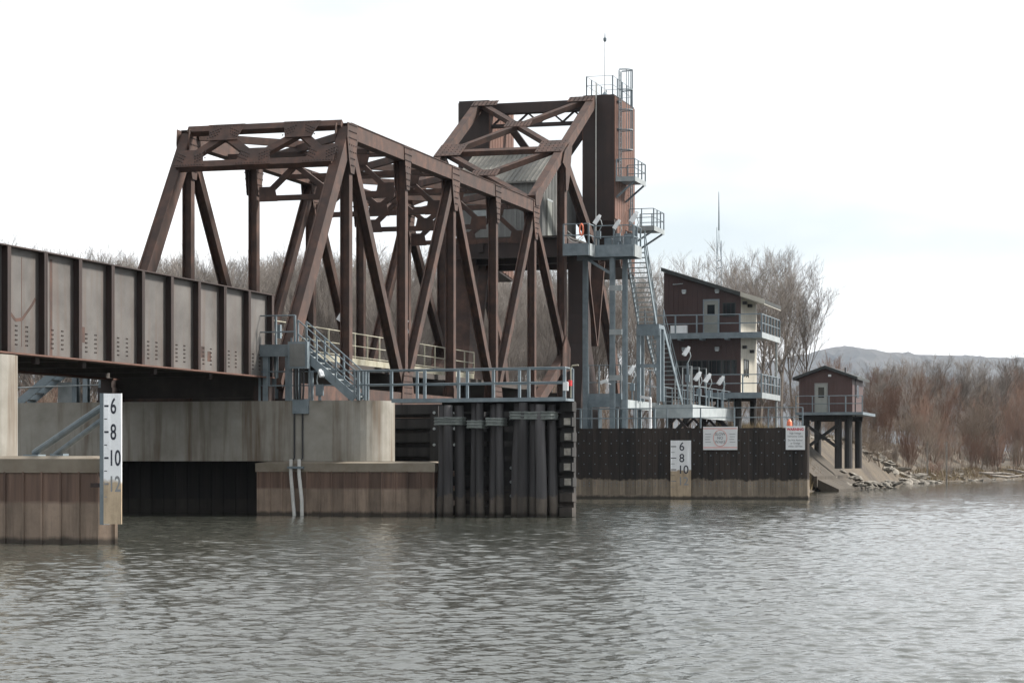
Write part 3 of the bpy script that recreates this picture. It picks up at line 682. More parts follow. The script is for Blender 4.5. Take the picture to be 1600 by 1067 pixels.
def build_machinery_house():
    v0, v1, u0, u1, z0 = -6.3, -1.45, 42.6, 50.2, 14.43; ze, zr = 17.55, 19.45; um = (u0+u1)/2
    t = Thing('machinery_house', 'grey corrugated metal machinery house with gable roof among the tower steel', 'building', ((v0+v1)/2, um, z0))
    t.part('wall', G().prism([(v0, u0, z0), (v0, u1, z0), (v0, u1, ze), (v0, um, zr), (v0, u0, ze)], (v1-v0, 0, 0)), M['greysiding'])
    rib = mesh('siding_rib', G().box((-.05, -.03, 0), (.05, .0, 1)), M['greysiding'])
    n = 16
    for i in range(n+1): t.inst('siding_rib', rib, (v0 + (v1-v0)*i/n, u0-.002, z0), scale=(1,1,ze-z0))
    ribs = mesh('siding_rib', G().box((0, -.05, 0), (.03, .05, 1)), M['greysiding'])
    for i in range(24):
        u = u0 + (u1-u0)*(i+.5)/24; h = ze + (zr-ze)*(1-abs(u-um)/(u1-um)) - z0 - .1
        t.inst('siding_rib', ribs, (v1+.002, u, z0), scale=(1,1,h))
    sl = math.hypot(um-u0, zr-ze)
    rf = t.part('roof', G().prism([(v0-.3, u0-.35, ze-.12), (v0-.3, um, zr+.06), (v0-.3, u1+.35, ze-.12), (v0-.3, u1+.35, ze-.02), (v0-.3, um, zr+.17), (v0-.3, u0-.35, ze-.02)], (v1-v0+.6,0,0)), M['greyroof'])
    for i in range(21):
        v = v0-.25 + (v1-v0+.5)*i/20
        t.part('roof_seam', G().beam((v, u0-.34, ze+.0), (v, um, zr+.19), 0.05, 0.06), M['greyroof'], rf)
    d = t.part('door', G().box((v1+.03, u0+1.0, z0+.02), (v1+.07, u0+2.0, z0+2.15)), M['doorgrey']); t.part('door_frame', G().box((v1+.03, u0+.9, z0+2.15), (v1+.08, u0+2.1, z0+2.25)), M['galv_light'], d)
    w_ = t.part('louvre', G().box((v0+.9, u0-.06, z0+.9), (v0+2.2, u0-.032, z0+2.1)), M['galv_light'])
build_machinery_house()

def ladder(t, v, u, z0, z1, ax, cage_from=None, mat=None):
    """ladder whose rungs run along u; stands off in +v"""
    mat = mat or M['galv']
    for k in (-.23, .23): t.part('ladder_rail', G().box((v-.03, u+k-.03, z0), (v+.03, u+k+.03, z1)), mat)
    rg = mesh('rung', G().tube([(0,-.23,0), (0,.23,0)], .014, 5), mat)
    z = z0 + .15
    while z < z1: t.inst('rung', rg, (v, u, z)); z += .3
    if cage_from is not None:
        z = cage_from
        while z <= z1+.05:
            pts = [(v + .72*math.sin(math.pi*k/10)+.02, u - .36*math.cos(math.pi*k/10), z) for k in range(11)]
            t.part('cage_hoop', G().tube(pts, .036, 5), mat); z += 1.16
        for k in (2, 3.5, 5, 6.5, 8):
            t.part('cage_bar', G().tube([(v + .72*math.sin(math.pi*k/10)+.02, u - .36*math.cos(math.pi*k/10), cage_from), (v + .72*math.sin(math.pi*k/10)+.02, u - .36*math.cos(math.pi*k/10), z-1.16)], .022, 5), mat)
t = Thing('caged_ladder', 'galvanised caged ladder climbing the side of the near counterweight', 'ladder', (1.5, 49.4, 18.5))
ladder(t, 1.45, 49.2, 18.5, 24.6, None, 20.0)
for z in (19.4, 21.2, 22.8): t.part('standoff', G().box((1.33, 48.95, z), (1.45, 49.45, z+.06)), M['galv'])
t = Thing('ladder', 'galvanised ladder between the two small platforms on the counterweight side', 'ladder', (1.5, 51.7, 15.9))
ladder(t, 1.5, 51.9, 15.9, 18.4, None)
def small_platform(label, v0, v1, u0, u1, z):
    t = Thing('service_platform', label, 'platform', (v0, u0, z), 'small platforms on the counterweight')
    t.part('floor', G().box((v0, u0, z-.1), (v1, u1, z)), M['galv'])
    t.part('edge_beam', G().box((v0, u0-.04, z-.22), (v1, u0, z+.06)).box((v1, u0-.04, z-.22), (v1+.04, u1, z+.06)), M['galv_light'])
    for u in (u0+.2, u1-.2): t.part('bracket', G().beam((v0, u, z-1.1), (v1-.05, u, z-.2), .1, .1), M['galv'])
    rail_parts(t, [(v0+.05, u0, z), (v1, u0, z), (v1, u1, z), (v0+.05, u1, z)], spacing=.9)
small_platform('small galvanised platform high on the counterweight below the ladder cage', 1.33, 2.45, 48.6, 51.4, 18.35)
small_platform('small galvanised platform on the counterweight just above the large lamp platform', 1.5, 3.0, 51.2, 54.0, 15.75)
t = Thing('roof_railing', 'thin galvanised railing round the top of the near counterweight', 'railing', (-.4, 48.6, 23.15))
rail_parts(t, [(-.4, 48.6, 23.16), (1.15, 48.6, 23.16), (1.15, 53.4, 23.16), (-.4, 53.4, 23.16), (-.4, 48.6, 23.16)], h=1.1, spacing=1.3, r=.014)
t = Thing('lightning_mast', 'slim white mast with finial on top of the near counterweight', 'mast', (.45, 49.6, 23.15))
t.part('pole', G().tube([(.45, 49.6, 23.16), (.45, 49.6, 26.4)], [.05, .03], 8), M['white'])
t.part('base_flange', G().tube([(.45, 49.6, 23.16), (.45, 49.6, 23.32), (.45, 49.6, 23.5)], [.12, .2, .05], 10), M['galv'])
t.part('finial', G().tube([(.45, 49.6, 26.4), (.45, 49.6, 26.5), (.45, 49.6, 26.62), (.45, 49.6, 26.7), (.45, 49.6, 26.95)], [.03, .10, .10, .03, .015], 8), M['galv'])
single('conduit_riser', 'thin pale conduit running down the front of the near counterweight', 'conduit', G().tube([(.22, 48.36, 14.4), (.22, 48.36, 23.9)], .035, 6), M['pvc'], (.22, 48.36, 14.4))

# ---------------- galvanised lamp platform and stair tower beside the tower
PZ = 13.75
def build_platform():
    t = Thing('lamp_platform', 'galvanised steel platform carrying floodlights in front of the near counterweight', 'platform', (2.2, 42.5, 3.8))
    G_ = M['galv']
    t.part('floor', G().box((.40, 40.4, PZ-.08), (1.75, 43.4, PZ)).box((1.752, 41.7, PZ-.08), (3.95, 43.4, PZ)), M['galv'])
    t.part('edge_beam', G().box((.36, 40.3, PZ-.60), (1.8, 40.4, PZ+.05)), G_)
    t.part('edge_beam', G().box((1.752, 40.42, PZ-.60), (1.85, 41.6, PZ+.05)), M['galv_light'])  # sun-side edge beams in a paler copy, light put into the colour
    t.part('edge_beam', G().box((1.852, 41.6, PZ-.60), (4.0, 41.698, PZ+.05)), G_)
    t.part('edge_beam', G().box((3.952, 41.7, PZ-.60), (4.05, 43.4, PZ+.05)), M['galv_light'])  # sun side again, lit tone in the colour
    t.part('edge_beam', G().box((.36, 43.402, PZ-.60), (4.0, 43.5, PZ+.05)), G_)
    for v, u in ((2.75, 41.9), (3.15, 43.2), (.9, 43.2)):
        t.part('column', G().hbeam((v, u, 3.8), (v, u, PZ-.6), .26, .26, .03, (0,1,0)), G_)
    for z in (11.3, 8.9, 6.4): t.part('batten', G().box((2.62, 41.72, z), (3.32, 41.80, z+.3)), M['galv_light'])
    t.part('knee_brace', G().beam((2.75, 41.9, 12.2), (1.2, 41.9, PZ-.6), .12, .14, (0,1,0)), G_)
    rail_parts(t, [(.40, 40.35, PZ), (1.8, 40.35, PZ), (1.8, 41.65, PZ), (3.98, 41.65, PZ), (3.98, 43.4, PZ)], spacing=1.0, h=1.1, r=.03, pr=.04, levels=(1.0, .45))
    hose = [(.6 + .9*k/8, 40.42, PZ + .75 - .28*math.sin(math.pi*k/8)) for k in range(9)]
    for dz in (0, -.22, -.36): t.part('loose_cable', G().tube([(a, b, c+dz) for a, b, c in hose], .018, 5), M['pvc'])
    for k in range(3): t.part('machinery_cover', G().box((2.2+.55*k, 42.3, PZ+.02), (2.6+.55*k, 42.9, PZ+.5+.1*k)), M['galv'])
build_platform()
floodlight('white floodlight at the kink of the lamp platform railing', (2.0, 41.75, PZ), 0.2, .75, .95)
floodlight('white floodlight at the middle of the lamp platform facing down', (3.1, 41.75, PZ), 0.2, .45, .95)
floodlight('white floodlight at the right corner of the lamp platform', (3.85, 42.6, PZ), 0.4, .9, 1.1)
single('life_ring', 'orange life ring hanging on the lamp platform railing', 'life ring', G().tube([(1.42 + .10*math.cos(a), 40.26, PZ+.78 + .30*math.sin(a)) for a in [2*math.pi*k/16 for k in range(17)]], .05, 6), M['orange'], (1.42, 40.26, PZ+.3))

def flight(t, p0, p1, width, wdir, n, mat, rail=True, treadmat=None):
    """straight stair flight from top p0 to bottom p1; width along wdir"""
    p0, p1, wd = V(p0), V(p1), V(wdir).normalized(); run = (p1-p0); hz = V((run.x, run.y, 0)).normalized()
    for k in (-1, 1): t.part('stringer', G().beam(p0 + wd*k*width/2, p1 + wd*k*width/2, .05, .30, wd), mat)
    tm = mesh('tread', G().obox((0,0,0), wd*(width/2-.03), hz*.13, (0,0,.022)), treadmat or M['galv_light'])
    for i in range(n):
        p = p0 + run*((i+.5)/n); t.inst('tread', tm, p)
    if rail:
        for k in (-1, 1):
            a, b = p0 + wd*k*width/2, p1 + wd*k*width/2
            for f in (0, .33, .67, 1.0):
                q = a + (b-a)*f; t.part('post', G().box((q.x-.03, q.y-.03, q.z), (q.x+.03, q.y+.03, q.z+1.05)), mat)
            for h in (1.05, .55): t.part('handrail', G().tube([a + V((0,0,h)), b + V((0,0,h))], .026, 6), mat)

t = Thing('stair_tower', 'galvanised two flight stair tower climbing from the wall deck to the lamp platform', 'stairs', (3.9, 48, 5.3))
flight(t, (3.65, 43.6, PZ-.1), (3.65, 46.6, 9.75), 1.05, (1,0,0), 15, M['galv'])
t.part('landing', G().box((3.05, 46.6, 9.5), (4.35, 47.9, 9.72)), M['galv'])
t.part('landing_beam', G().box((3.05, 46.5, 9.1), (4.35, 46.598, 9.75)), M['galv'])
for v in (3.12, 4.28): t.part('landing_post', G().box((v-.11, 46.62, 5.4), (v+.11, 46.85, 9.498)), M['galv'])
for v in (3.12, 4.28): t.part('landing_post', G().box((v-.08, 47.7, 5.4), (v+.08, 47.86, 9.498)), M['galv'])
t.part('cross_tie', G().box((3.0, 46.58, 7.3), (4.4, 46.618, 7.5)), M['galv'])
flight(t, (3.75, 47.95, 9.6), (3.95, 52.2, 5.4), 1.1, (1,0,0), 17, M['galv'])

# ================================================================== BASCULE PIER (black lagged wall), its deck and fittings
def build_wall():
    t = Thing('bascule_pier', 'long black timber faced pier wall with pale silt band across the channel', 'pier', (2, 47, 0))
    U0 = 39.2; v0, v1 = -13.0, 13.75
    t.part('fill', G().prism([(v0+.1,U0+.22,-1),(v1-.2,U0+.22,-1),(v1-.25,U0+.5,-1),(8.6,58,-1),(v0+.1,58,-1)], (0,0,4.62)), M['shadewall'])
    pm = mesh('plank', G().box((-.145, -.06, 0), (.145, .18, 4.35)), M['plank']); pm2 = mesh('plank', G().box((-.146, -.035, 0), (.146, .18, 4.35)), M['plank'])
    n = round((v1-v0)/.3)
    for i in range(n): t.inst('plank', pm if (i*7) % 3 else pm2, (v0 + .15 + .3*i, U0, -.6 + (.02 if i % 4 == 0 else 0)))
    t.part('corner_pile', G().tube([(v1+.02, U0+.03, -.6), (v1+.02, U0+.03, 3.78)], .17, 10), M['plank'])
    t.part('footing_ledge', G().box((v0, U0-.16, -.6), (v1+.18, U0-.07, .22)), M['plank'])
    t.part('deck', G().prism([(v0,U0+.19,3.63),(v1-.1,U0+.19,3.63),(v1-.15,U0+.5,3.63),(8.6,58,3.63),(v0,58,3.63)], (0,0,.11)), M['galv_light'])
    bt = G()
    for row, z in enumerate((3.55, 3.1, 2.95, 2.45, 2.3, 1.85, 1.35)):
        for i in range(n):
            if (i+row) % 2 == 0: bt.bolt((v0 + .15 + .3*i, U0-.06, z), (0,-1,0), .035, .03)
    for z in (.85, .7):
        for i in range(n//2, n): bt.bolt((v0 + .15 + .3*i, U0-.06, z), (0,-1,0), .03, .03)
    t.part('bolts', bt, M['galv'], kind='stuff')
build_wall()
railing('pier_railing', 'galvanised railing along the top of the black pier wall', [(0.9, 39.5, 3.75), (13.55, 39.5, 3.75)], spacing=1.75)
railing('pier_railing', 'short second galvanised railing on the black wall beside the tower foot', [(1.3, 40.6, 3.75), (5.4, 40.6, 3.75)], spacing=1.1, pr=.05)

def gauge(name, label, v0, v1, u, z0, z1, nums, top6, mat_num, fade, mount=None):
    t = Thing(name, label, 'gauge board', ((v0+v1)/2, u, z0), 'clearance gauge boards')
    b = t.part('board', G().box((v0, u-.03, z0), (v1, u, z1)), M['gauge'])
    w_ = v1-v0
    for i, nn in enumerate(nums):
        z = top6 - .6096*i; m = M['txtgrey'] if nn in fade else M['txt']
        t.part('tick', G().box((v0+.02, u-.036, z-.022), (v0+w_*.28, u-.031, z+.022)), m, b)
        t.part('tick', G().box((v0+.02, u-.036, z-.3048-.01), (v0+w_*.2, u-.031, z-.3048+.01)), m, b)
        text(t, nn, .52 if w_ < .6 else .62, (v0+w_*(.62 if len(nn) == 2 else .55), u-.034, z-.02), m, .62 if w_ < .6 else .95, b, bold=.006)
    return t
t = gauge('clearance_gauge', 'white vertical clearance gauge board on the corner of the near left pier', 7.62, 8.08, -29.35, .50, 3.56, ('6','8','10','12'), 3.27, None, ('12',))
t.part('channel_post', G().box((7.51, -29.36, .48), (7.616, -29.16, 3.57)).box((7.51, -29.30, .48), (7.616, -29.05, 1.9)), M['galv'])
t.part('clamp', G().box((7.25, -29.32, 1.36), (7.62, -29.22, 1.46)), M['steel_dark'])
t.part('strut_pipe', G().tube([(7.55, -29.15, 3.30), (4.95, -27.75, 2.18)], .085, 10), M['galv'])
t.part('strut_pipe', G().tube([(7.55, -29.10, 3.02), (5.6, -27.9, 2.14)], .07, 10), M['galv'])
t.part('foot_plate', G().box((4.75, -27.95, 2.085), (5.15, -27.55, 2.14)).box((5.5, -28.0, 2.085), (5.85, -27.7, 2.16)), M['galv'])
gauge('clearance_gauge', 'white vertical clearance gauge board on the black wall across the channel', 6.62, 7.72, 39.0, .02, 3.10, ('6','8','10','12'), 2.78, None, ('12',))

def build_signs():
    t = Thing('slow_sign', 'white speed sign with red oval on the black pier wall', 'sign', (9.27, 39.05, 2.62))
    u = 39.02
    b = t.part('panel', G().box((8.36, u, 2.60), (10.18, u+.05, 3.82)), M['white'])
    for z in (3.70, 2.70): t.part('stripe', G().box((8.37, u-.006, z), (10.17, u-.002, z+.05)), M['pinkred'], b)
    t.part('ring', G().tube([(9.27+.36*math.cos(a), u-.008, 3.22+.43*math.sin(a)) for a in [2*math.pi*k/32 for k in range(33)]], .018, 6), M['pinkred'], b)
    for s_, z in (('SLOW', 3.43), ('NO', 3.22), ('WAKE', 3.01)): text(t, s_, .21, (9.27, u-.006, z), M['txtgrey'], .95, b, bold=.003)
    for v in (8.62, 9.92):
        for i, z in enumerate((3.42, 3.28, 3.14, 3.0)): t.part('small_print', G().box((v-.16+.02*(i % 2), u-.006, z), (v+.16-.03*(i % 3), u-.002, z+.025)), M['txtgrey'], b)
    t = Thing('warning_sign', 'white high voltage cable warning sign at the right end of the black wall', 'sign', (13.24, 39.05, 2.62))
    b = t.part('panel', G().box((12.74, u, 2.60), (13.74, u+.05, 3.84)), M['white'])
    t.part('backing', G().box((13.742, u+.02, 3.3), (13.9, u+.1, 3.6)), M['black'])
    text(t, 'WARNING', .19, (13.24, u-.006, 3.66), M['txtred'], .95, b, bold=.008)
    for s_, z in (('High Voltage', 3.46), ('Submarine Cable', 3.30), ('Do Not Anchor', 3.10), ('or Dredge', 2.94), ('within 150 Feet', 2.78)):
        text(t, s_, .135, (13.24, u-.006, z), M['txtgrey'], .88, b, bold=.002)
build_signs()

# lower deck, approach girder and fittings on the bascule pier
t = Thing('service_deck', 'pale galvanised service deck at the foot of the stair tower', 'deck', (3.0, 46, 3.75))
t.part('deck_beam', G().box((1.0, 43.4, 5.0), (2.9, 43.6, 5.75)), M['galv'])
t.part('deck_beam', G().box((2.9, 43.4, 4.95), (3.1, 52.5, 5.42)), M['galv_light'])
t.part('floor', G().box((1.0, 43.6, 5.3), (2.9, 52.5, 5.4)), M['galv'])
for v, u in ((1.1, 43.5), (2.9, 43.5), (2.9, 48), (2.9, 52)): t.part('column', G().hbeam((v, u, 3.75), (v, u, 5.3), .2, .2, .02), M['galv'])
rail_parts(t, [(1.0, 43.45, 5.42), (2.85, 43.45, 5.42)], h=1.9, spacing=.62, levels=(1.0, .5), pr=.035)
rail_parts(t, [(2.95, 44.6, 5.42), (2.95, 52.4, 5.42)], h=1.9, spacing=1.9, levels=(1.0, .5), pr=.03)
t = Thing('approach_walkway', 'pale grey walkway beam leading from the stair foot back to the control house', 'walkway', (4.6, 55, 3.75))
t.part('side_beam', G().box((5.35, 50.5, 4.55), (5.5, 66, 5.3)), M['galv_light'])
t.part('floor', G().box((3.3, 50.5, 5.2), (5.34, 66, 5.28)), M['galv_light'])
t.part('end_beam', G().box((3.3, 50.35, 4.55), (5.5, 50.498, 5.3)), M['galv_light'])
for u in (51, 56, 61): t.part('trestle', G().beam((3.5, u, 3.6), (4.4, u, 4.6), .12, .14, (0,1,0)).beam((5.3, u, 3.6), (4.4, u, 4.6), .12, .14, (0,1,0)), M['steel_dark'])
for vv in (3.35, 5.42): rail_parts(t, [(vv, 51, 5.3), (vv, 65.8, 5.3)], h=1.1, spacing=1.8)
for i, u in enumerate((52.5, 54.2, 55.9)):
    f = Thing('frame_panel', ('tall galvanised pipe frame nearest the stair foot', 'middle tall galvanised pipe frame on the walkway', 'farthest tall galvanised pipe frame by the control house')[i], 'frame', (4.4, u, 5.3))
    f.part('pipe', G().tube([(4.0+.1*i, u, 5.29), (4.0+.1*i, u, 7.6), (5.0+.1*i, u, 7.6), (5.0+.1*i, u, 5.29)], .035, 6), M['galv_light'])
    f.part('cross_pipe', G().tube([(4.0+.1*i, u, 6.5), (5.0+.1*i, u, 6.5)], .025, 6), M['galv_light'])
for i, (lab, p, h) in enumerate((
        ('white floodlight on a tall post in front of the control house corner', (5.1, 50.8, 5.3), 2.4),
        ('white floodlight nearest the stair foot on the walkway', (5.45, 52.4, 5.3), 1.0),
        ('second white floodlight along the walkway', (5.45, 55.4, 5.3), 1.0),
        ('third white floodlight along the walkway', (5.45, 59.6, 5.3), 1.0),
        ('last white floodlight on the walkway by the control house window', (5.45, 64.4, 5.3), 1.0),
        ('white floodlight behind the twin galvanised columns', (3.0, 45.6, 5.42), 1.0))):
    floodlight(lab, p, 0.5, h, .95)
t = Thing('camera_pole', 'white square pole with a camera arm standing on the black wall', 'pole', (5.35, 39.7, 3.75))
t.part('pole', G().box((5.29, 39.64, 3.75), (5.41, 39.76, 5.4)), M['white']); t.part('camera', G().obox((5.1, 39.66, 5.4), (.28,-.0,-.05), (0,.09,0), (.0,0,.07)), M['white'])
t = Thing('security_camera', 'small white camera fixed to the galvanised platform column', 'camera', (2.35, 41.6, 6.3))
t.part('housing', G().obox((2.35, 41.6, 6.35), (.2,0,.06), (0,.09,0), (-.02,0,.08)), M['white']); t.part('bracket', G().beam((2.5, 41.62, 6.3), (2.7, 41.75, 6.2), .05, .05, (0,0,1)), M['white'])

# ================================================================== TIMBER FENDER AND ITS WALKWAY
def build_fender():
    t = Thing('timber_fender', 'black timber fender wall beside the pier with stacked waler ends', 'fender', (8.5, 1, 0))
    wl = mesh('waler', G().box((0, 0, 0), (7.4, .32, .34)), M['timber'])
    for i in range(8): t.inst('waler', wl, (2.9, 2.75, .05 + .53*i))
    wf = mesh('waler', G().box((0, 0, 0), (4.55, .3, .34)), M['timber'])
    for i in range(8): t.inst('waler', wf, (6.6, -.35, .05 + .53*i))
    for v in (5.4, 6.2, 7.2, 8.3, 9.3, 10.5):
        t.part('back_post', G().box((v-.16, 2.42, -.6), (v+.16, 2.745, 4.05)), M['timber'])
    pm = mesh('back_board', G().box((0, 0, 0), (7.5, .08, .50)), M['timber'])
    for i in range(9): t.inst('back_board', pm, (2.85, 3.08, -.45 + .51*i))
    te = mesh('end_timber', G().box((0, 0, 0), (.46, .55, .32)), M['timber'])
    ef = mesh('end_patch', G().box((.16, -.006, .05), (.40, -.002, .29)), M['timberend'])  # pale patch on the right part of some end faces
    for i in range(8):
        z = .03 + .53*i
        e_ = t.inst('end_timber', te, (11.17, -1.05 + .04*(i % 3), z))
        if i in (2, 3, 4, 5, 6): t.inst('end_patch', ef, t.base, parent=e_)
    t.part('end_post', G().box((11.2, -.7, -.6), (11.6, -.4, 4.1)), M['timber'])
    bt = G()
    for v in (6.2, 5.4):
        for z in (1.9, 2.6, 3.2, 3.8): bt.bolt((v, 2.42, z), (0,-1,0), .06, .05)
    for v in (9.2,):
        for z in (.75, 1.25, 1.75): bt.bolt((v, -.36, z), (0,-1,0), .06, .05)
    t.part('bolts', bt, M['galv_light'], kind='stuff')
    rr = random.Random(4)
    def cluster(label, v0, v1, n, u=-.78, front=0, wz=3.62):
        c = Thing('pile_cluster', label, 'pilings', ((v0+v1)/2, u, 0), 'bound timber pile clusters of the fender')
        for k in range(n):
            f = (k+.5)/n; v = v0 + (v1-v0)*f; uu = u - .20*(k % 2) - (.15 if 0 < k < n-1 else 0)
            r = min(.21, (v1-v0)/n*.56)*rr.uniform(.93, 1.08); lean = (.5-f)*.22
            zs = [-.8, .6, 1.8, 3.0, 4.02 + rr.uniform(-.05, .05)]
            c.part('pile', G().tube([(v - lean*(1-(z+.8)/4.8) + rr.uniform(-.02,.02), uu + rr.uniform(-.02,.02), z) for z in zs], [r*1.15, r*1.1, r*1.03, r, r*.95], 12), M['pile'], smooth=True)
        for j in range(5):
            z = wz - .055*j; ins = .015*(j % 2)
            pts = []
            for k in range(25):
                a = 2*math.pi*k/24; pts.append(((v0+v1)/2 + ((v1-v0)/2+.06-ins)*max(-1, min(1, 1.25*math.cos(a))), u - .12 + (.36-ins)*max(-1, min(1, 1.35*math.sin(a))), z + rr.uniform(-.012,.012)))
            c.part('cable_wrap', G().tube(pts, .034, 6), M['cable'])
    cluster('leftmost bound cluster of dark timber piles against the concrete cap', 6.64, 7.52, 3, wz=3.52)
    cluster('narrow pair of bound timber piles second from the concrete cap', 7.86, 8.32, 2, wz=3.40)
    cluster('third bound pair of timber piles from the concrete cap', 8.56, 9.06, 2, wz=3.49)
    cluster('wide bound cluster of timber piles at the fender end', 9.46, 10.96, 5, -.86, wz=3.70)
M['cable'] = weathered('grey_green_wire_rope', (0.10,0.115,0.11), (0.145,0.165,0.158), (0.19,0.21,0.2), 6, 0.2, 0.7)
build_fender()
t = Thing('fender_walkway', 'grated walkway with double galvanised railing on top of the timber fender', 'walkway', (8, 0, 4.1))
t.part('floor', G().prism([(4.9,-.95,4.1),(7.42,-1.0,4.1),(11.5,-1.45,4.1),(11.5,-.25,4.1),(7.42,.15,4.1),(4.9,.15,4.1)], (0,0,.09)), M['galv'])
t.part('edge_angle', G().beam((4.9,-.98,4.16),(7.42,-1.03,4.16),.14,.05,(0,0,1)).beam((7.43,-1.03,4.16),(11.52,-1.48,4.16),.14,.05,(0,0,1)), M['galv'])
rail_parts(t, [(3.5,-.62,4.2),(7.42,-.97,4.2),(11.45,-1.42,4.2)], spacing=1.55, r=.03, pr=.05)
rail_parts(t, [(3.6,.1,4.2),(7.42,.1,4.2),(11.45,-.3,4.2),(11.45,-1.42,4.2)], spacing=1.9, r=.03, pr=.045)
t = Thing('navigation_light', 'red navigation light on a bent pipe at the end of the fender walkway', 'light', (11.55, -1.2, 4.2))
t.part('pipe', G().tube([(11.62,-1.2,4.2),(11.62,-1.2,5.25),(11.68,-1.2,5.33),(11.9,-1.2,5.35)], .03, 6), M['yellowed'])
t.part('box', G().box((11.42,-1.52,4.45),(11.6,-1.45,4.75)), M['white']); t.part('red_lens', G().tube([(11.62,-1.3,4.62),(11.62,-1.3,4.82)], .075, 10), M['red'])

# ================================================================== ACCESS PLATFORM, STAIR AND CABINET ON THE REST PIER
PF = 6.12
t = Thing('access_platform', 'galvanised access platform with railing at the end of the plate girder', 'platform', (.3, -.3, 4.2))
t.part('floor', G().box((-.42,-.75,PF-.09),(1.12,.35,PF)), M['galv'])
t.part('edge_beam', G().box((-.45,-.80,PF-.30),(1.12,-.752,PF+.14)), M['galv'])
for v in (-.1, .78): t.part('post', G().hbeam((v,-.62,4.2),(v,-.62,PF-.1),.2,.2,.02,(0,1,0)), M['galv'])
for v in (-.1, .78): t.part('post', G().hbeam((v,.2,4.2),(v,.2,PF-.1),.2,.2,.02,(0,1,0)), M['galv'])
rail_parts(t, [(-.42,.3,PF),(-.42,-.75,PF),(1.08,-.75,PF)], h=1.2, spacing=.95, levels=(1.0,.5), r=.028, pr=.035)
t.part('platform_box', G().box((.2,-.55,6.5),(.42,-.4,7.0)), M['galv'])
t = Thing('access_stair', 'galvanised stair going down from the access platform to the pier top', 'stairs', (2.3, -.2, 4.2))
flight(t, (1.15,-.2,PF-.02), (3.35,-.2,4.25), .85, (0,1,0), 9, M['galv'])
t = Thing('electrical_cabinet', 'grey square electrical cabinet with conduits on the pier nose', 'cabinet', (1.28, -.95, 4.2))
cb = t.part('box', G().box((.90,-1.0,5.36),(1.66,-.72,6.34)), M['galv'])
t.part('door', G().box((.98,-1.02,5.44),(1.58,-1.004,6.26)), M['greysiding'], cb)
for v in (.93, 1.63): t.part('leg', G().box((v-.03,-.74,4.2),(v+.03,-.70,6.5)), M['galv'])
for i in range(4): t.part('conduit', G().tube([(1.1+.12*i,-.86,5.36),(1.1+.12*i,-.86,4.65),(1.12+.1*i,-.82,4.25)], .04, 6), M['black'])
t = Thing('cable_drop', 'pair of cables in pale pipes running down the pier face into the water', 'conduit', (1.3, -.9, 0))
t.part('pull_box', G().box((1.0,-.80,3.72),(1.62,-.704,4.26)), M['galv'])
for i, v in enumerate((1.06, 1.38)):
    t.part('cable', G().tube([(v,-.75,3.72),(v,-.75,2.1),(v,-1.0,2.02)], .035, 6), M['black'])
    t.part('pipe', G().tube([(v,-1.10,2.06),(v,-1.10,1.5),(v+.08+.02*i,-1.1,.6),(v+.16-.04*i,-1.1,-.3)], .07, 8), M['pvc'])
t.part('pipe_clamp', G().box((.95,-1.19,1.72),(1.55,-1.03,1.80)), M['galv'])
railing('pier_top_railing', 'galvanised railing along the front of the rounded concrete pier', [(-.35,-.62,4.2),(3.75,-.62,4.2)], spacing=2.0, pr=.045, r=.026)
floodlight('small white lamp halfway down the access stair', (2.05,-.75,4.2), 2.5, .30, .5)
t = Thing('far_access_stair', 'dark blue grey stair on the pier top behind the left gauge board', 'stairs', (-9.5, 0, 4.2))
flight(t, (-8.3,-.1,5.7), (-10.3,-.1,4.2), .8, (0,1,0), 6, M['galv'], False)
for v in (-8.0, -7.55, -6.9):
    t.part('support_post', G().hbeam((v,-.3,4.2),(v,-.3,5.9),.22,.2,.02,(0,1,0)), M['galv'])
t.part('handrail', G().tube([(-10.6,-.55,4.78),(-6.9,-.55,4.86)], .025, 6), M['galv_light'])
t.part('equipment_box', G().box((-9.0,.2,4.2),(-8.25,.6,5.0)), M['galv_light'])
# walkway on the leaf, inside the far truss
t = Thing('deck_walkway', 'walkway with yellowed railing and white edge beam along the far truss', 'walkway', (-6.1, 30, 6.7))
t.part('floor', G().box((-6.45,12,6.62),(-5.86,44,6.70)), M['deck'])
t.part('edge_beam', G().box((-5.855,12,6.52),(-5.80,44,6.95)), M['yellowed'])
rail_parts(t, [(-5.82,12,6.9),(-5.82,44,6.9)], h=1.25, spacing=1.75, mat=M['yellowed'], levels=(1.0,.52,.1), r=.032, pr=.03)
for u in (12.5, 20, 27, 34, 41): t.part('bracket', G().box((-6.5,u-.1,6.0),(-5.9,u+.1,6.61)), M['deck'])
floodlight('white lamp on the far truss walkway between the truss diagonals', (-5.7, 31.5, 6.9), 0.3, 1.3, 1.2)
floodlight('white lamp on the far truss walkway nearer the portal', (-5.7, 22.5, 6.9), 0.3, 1.3, 1.0)

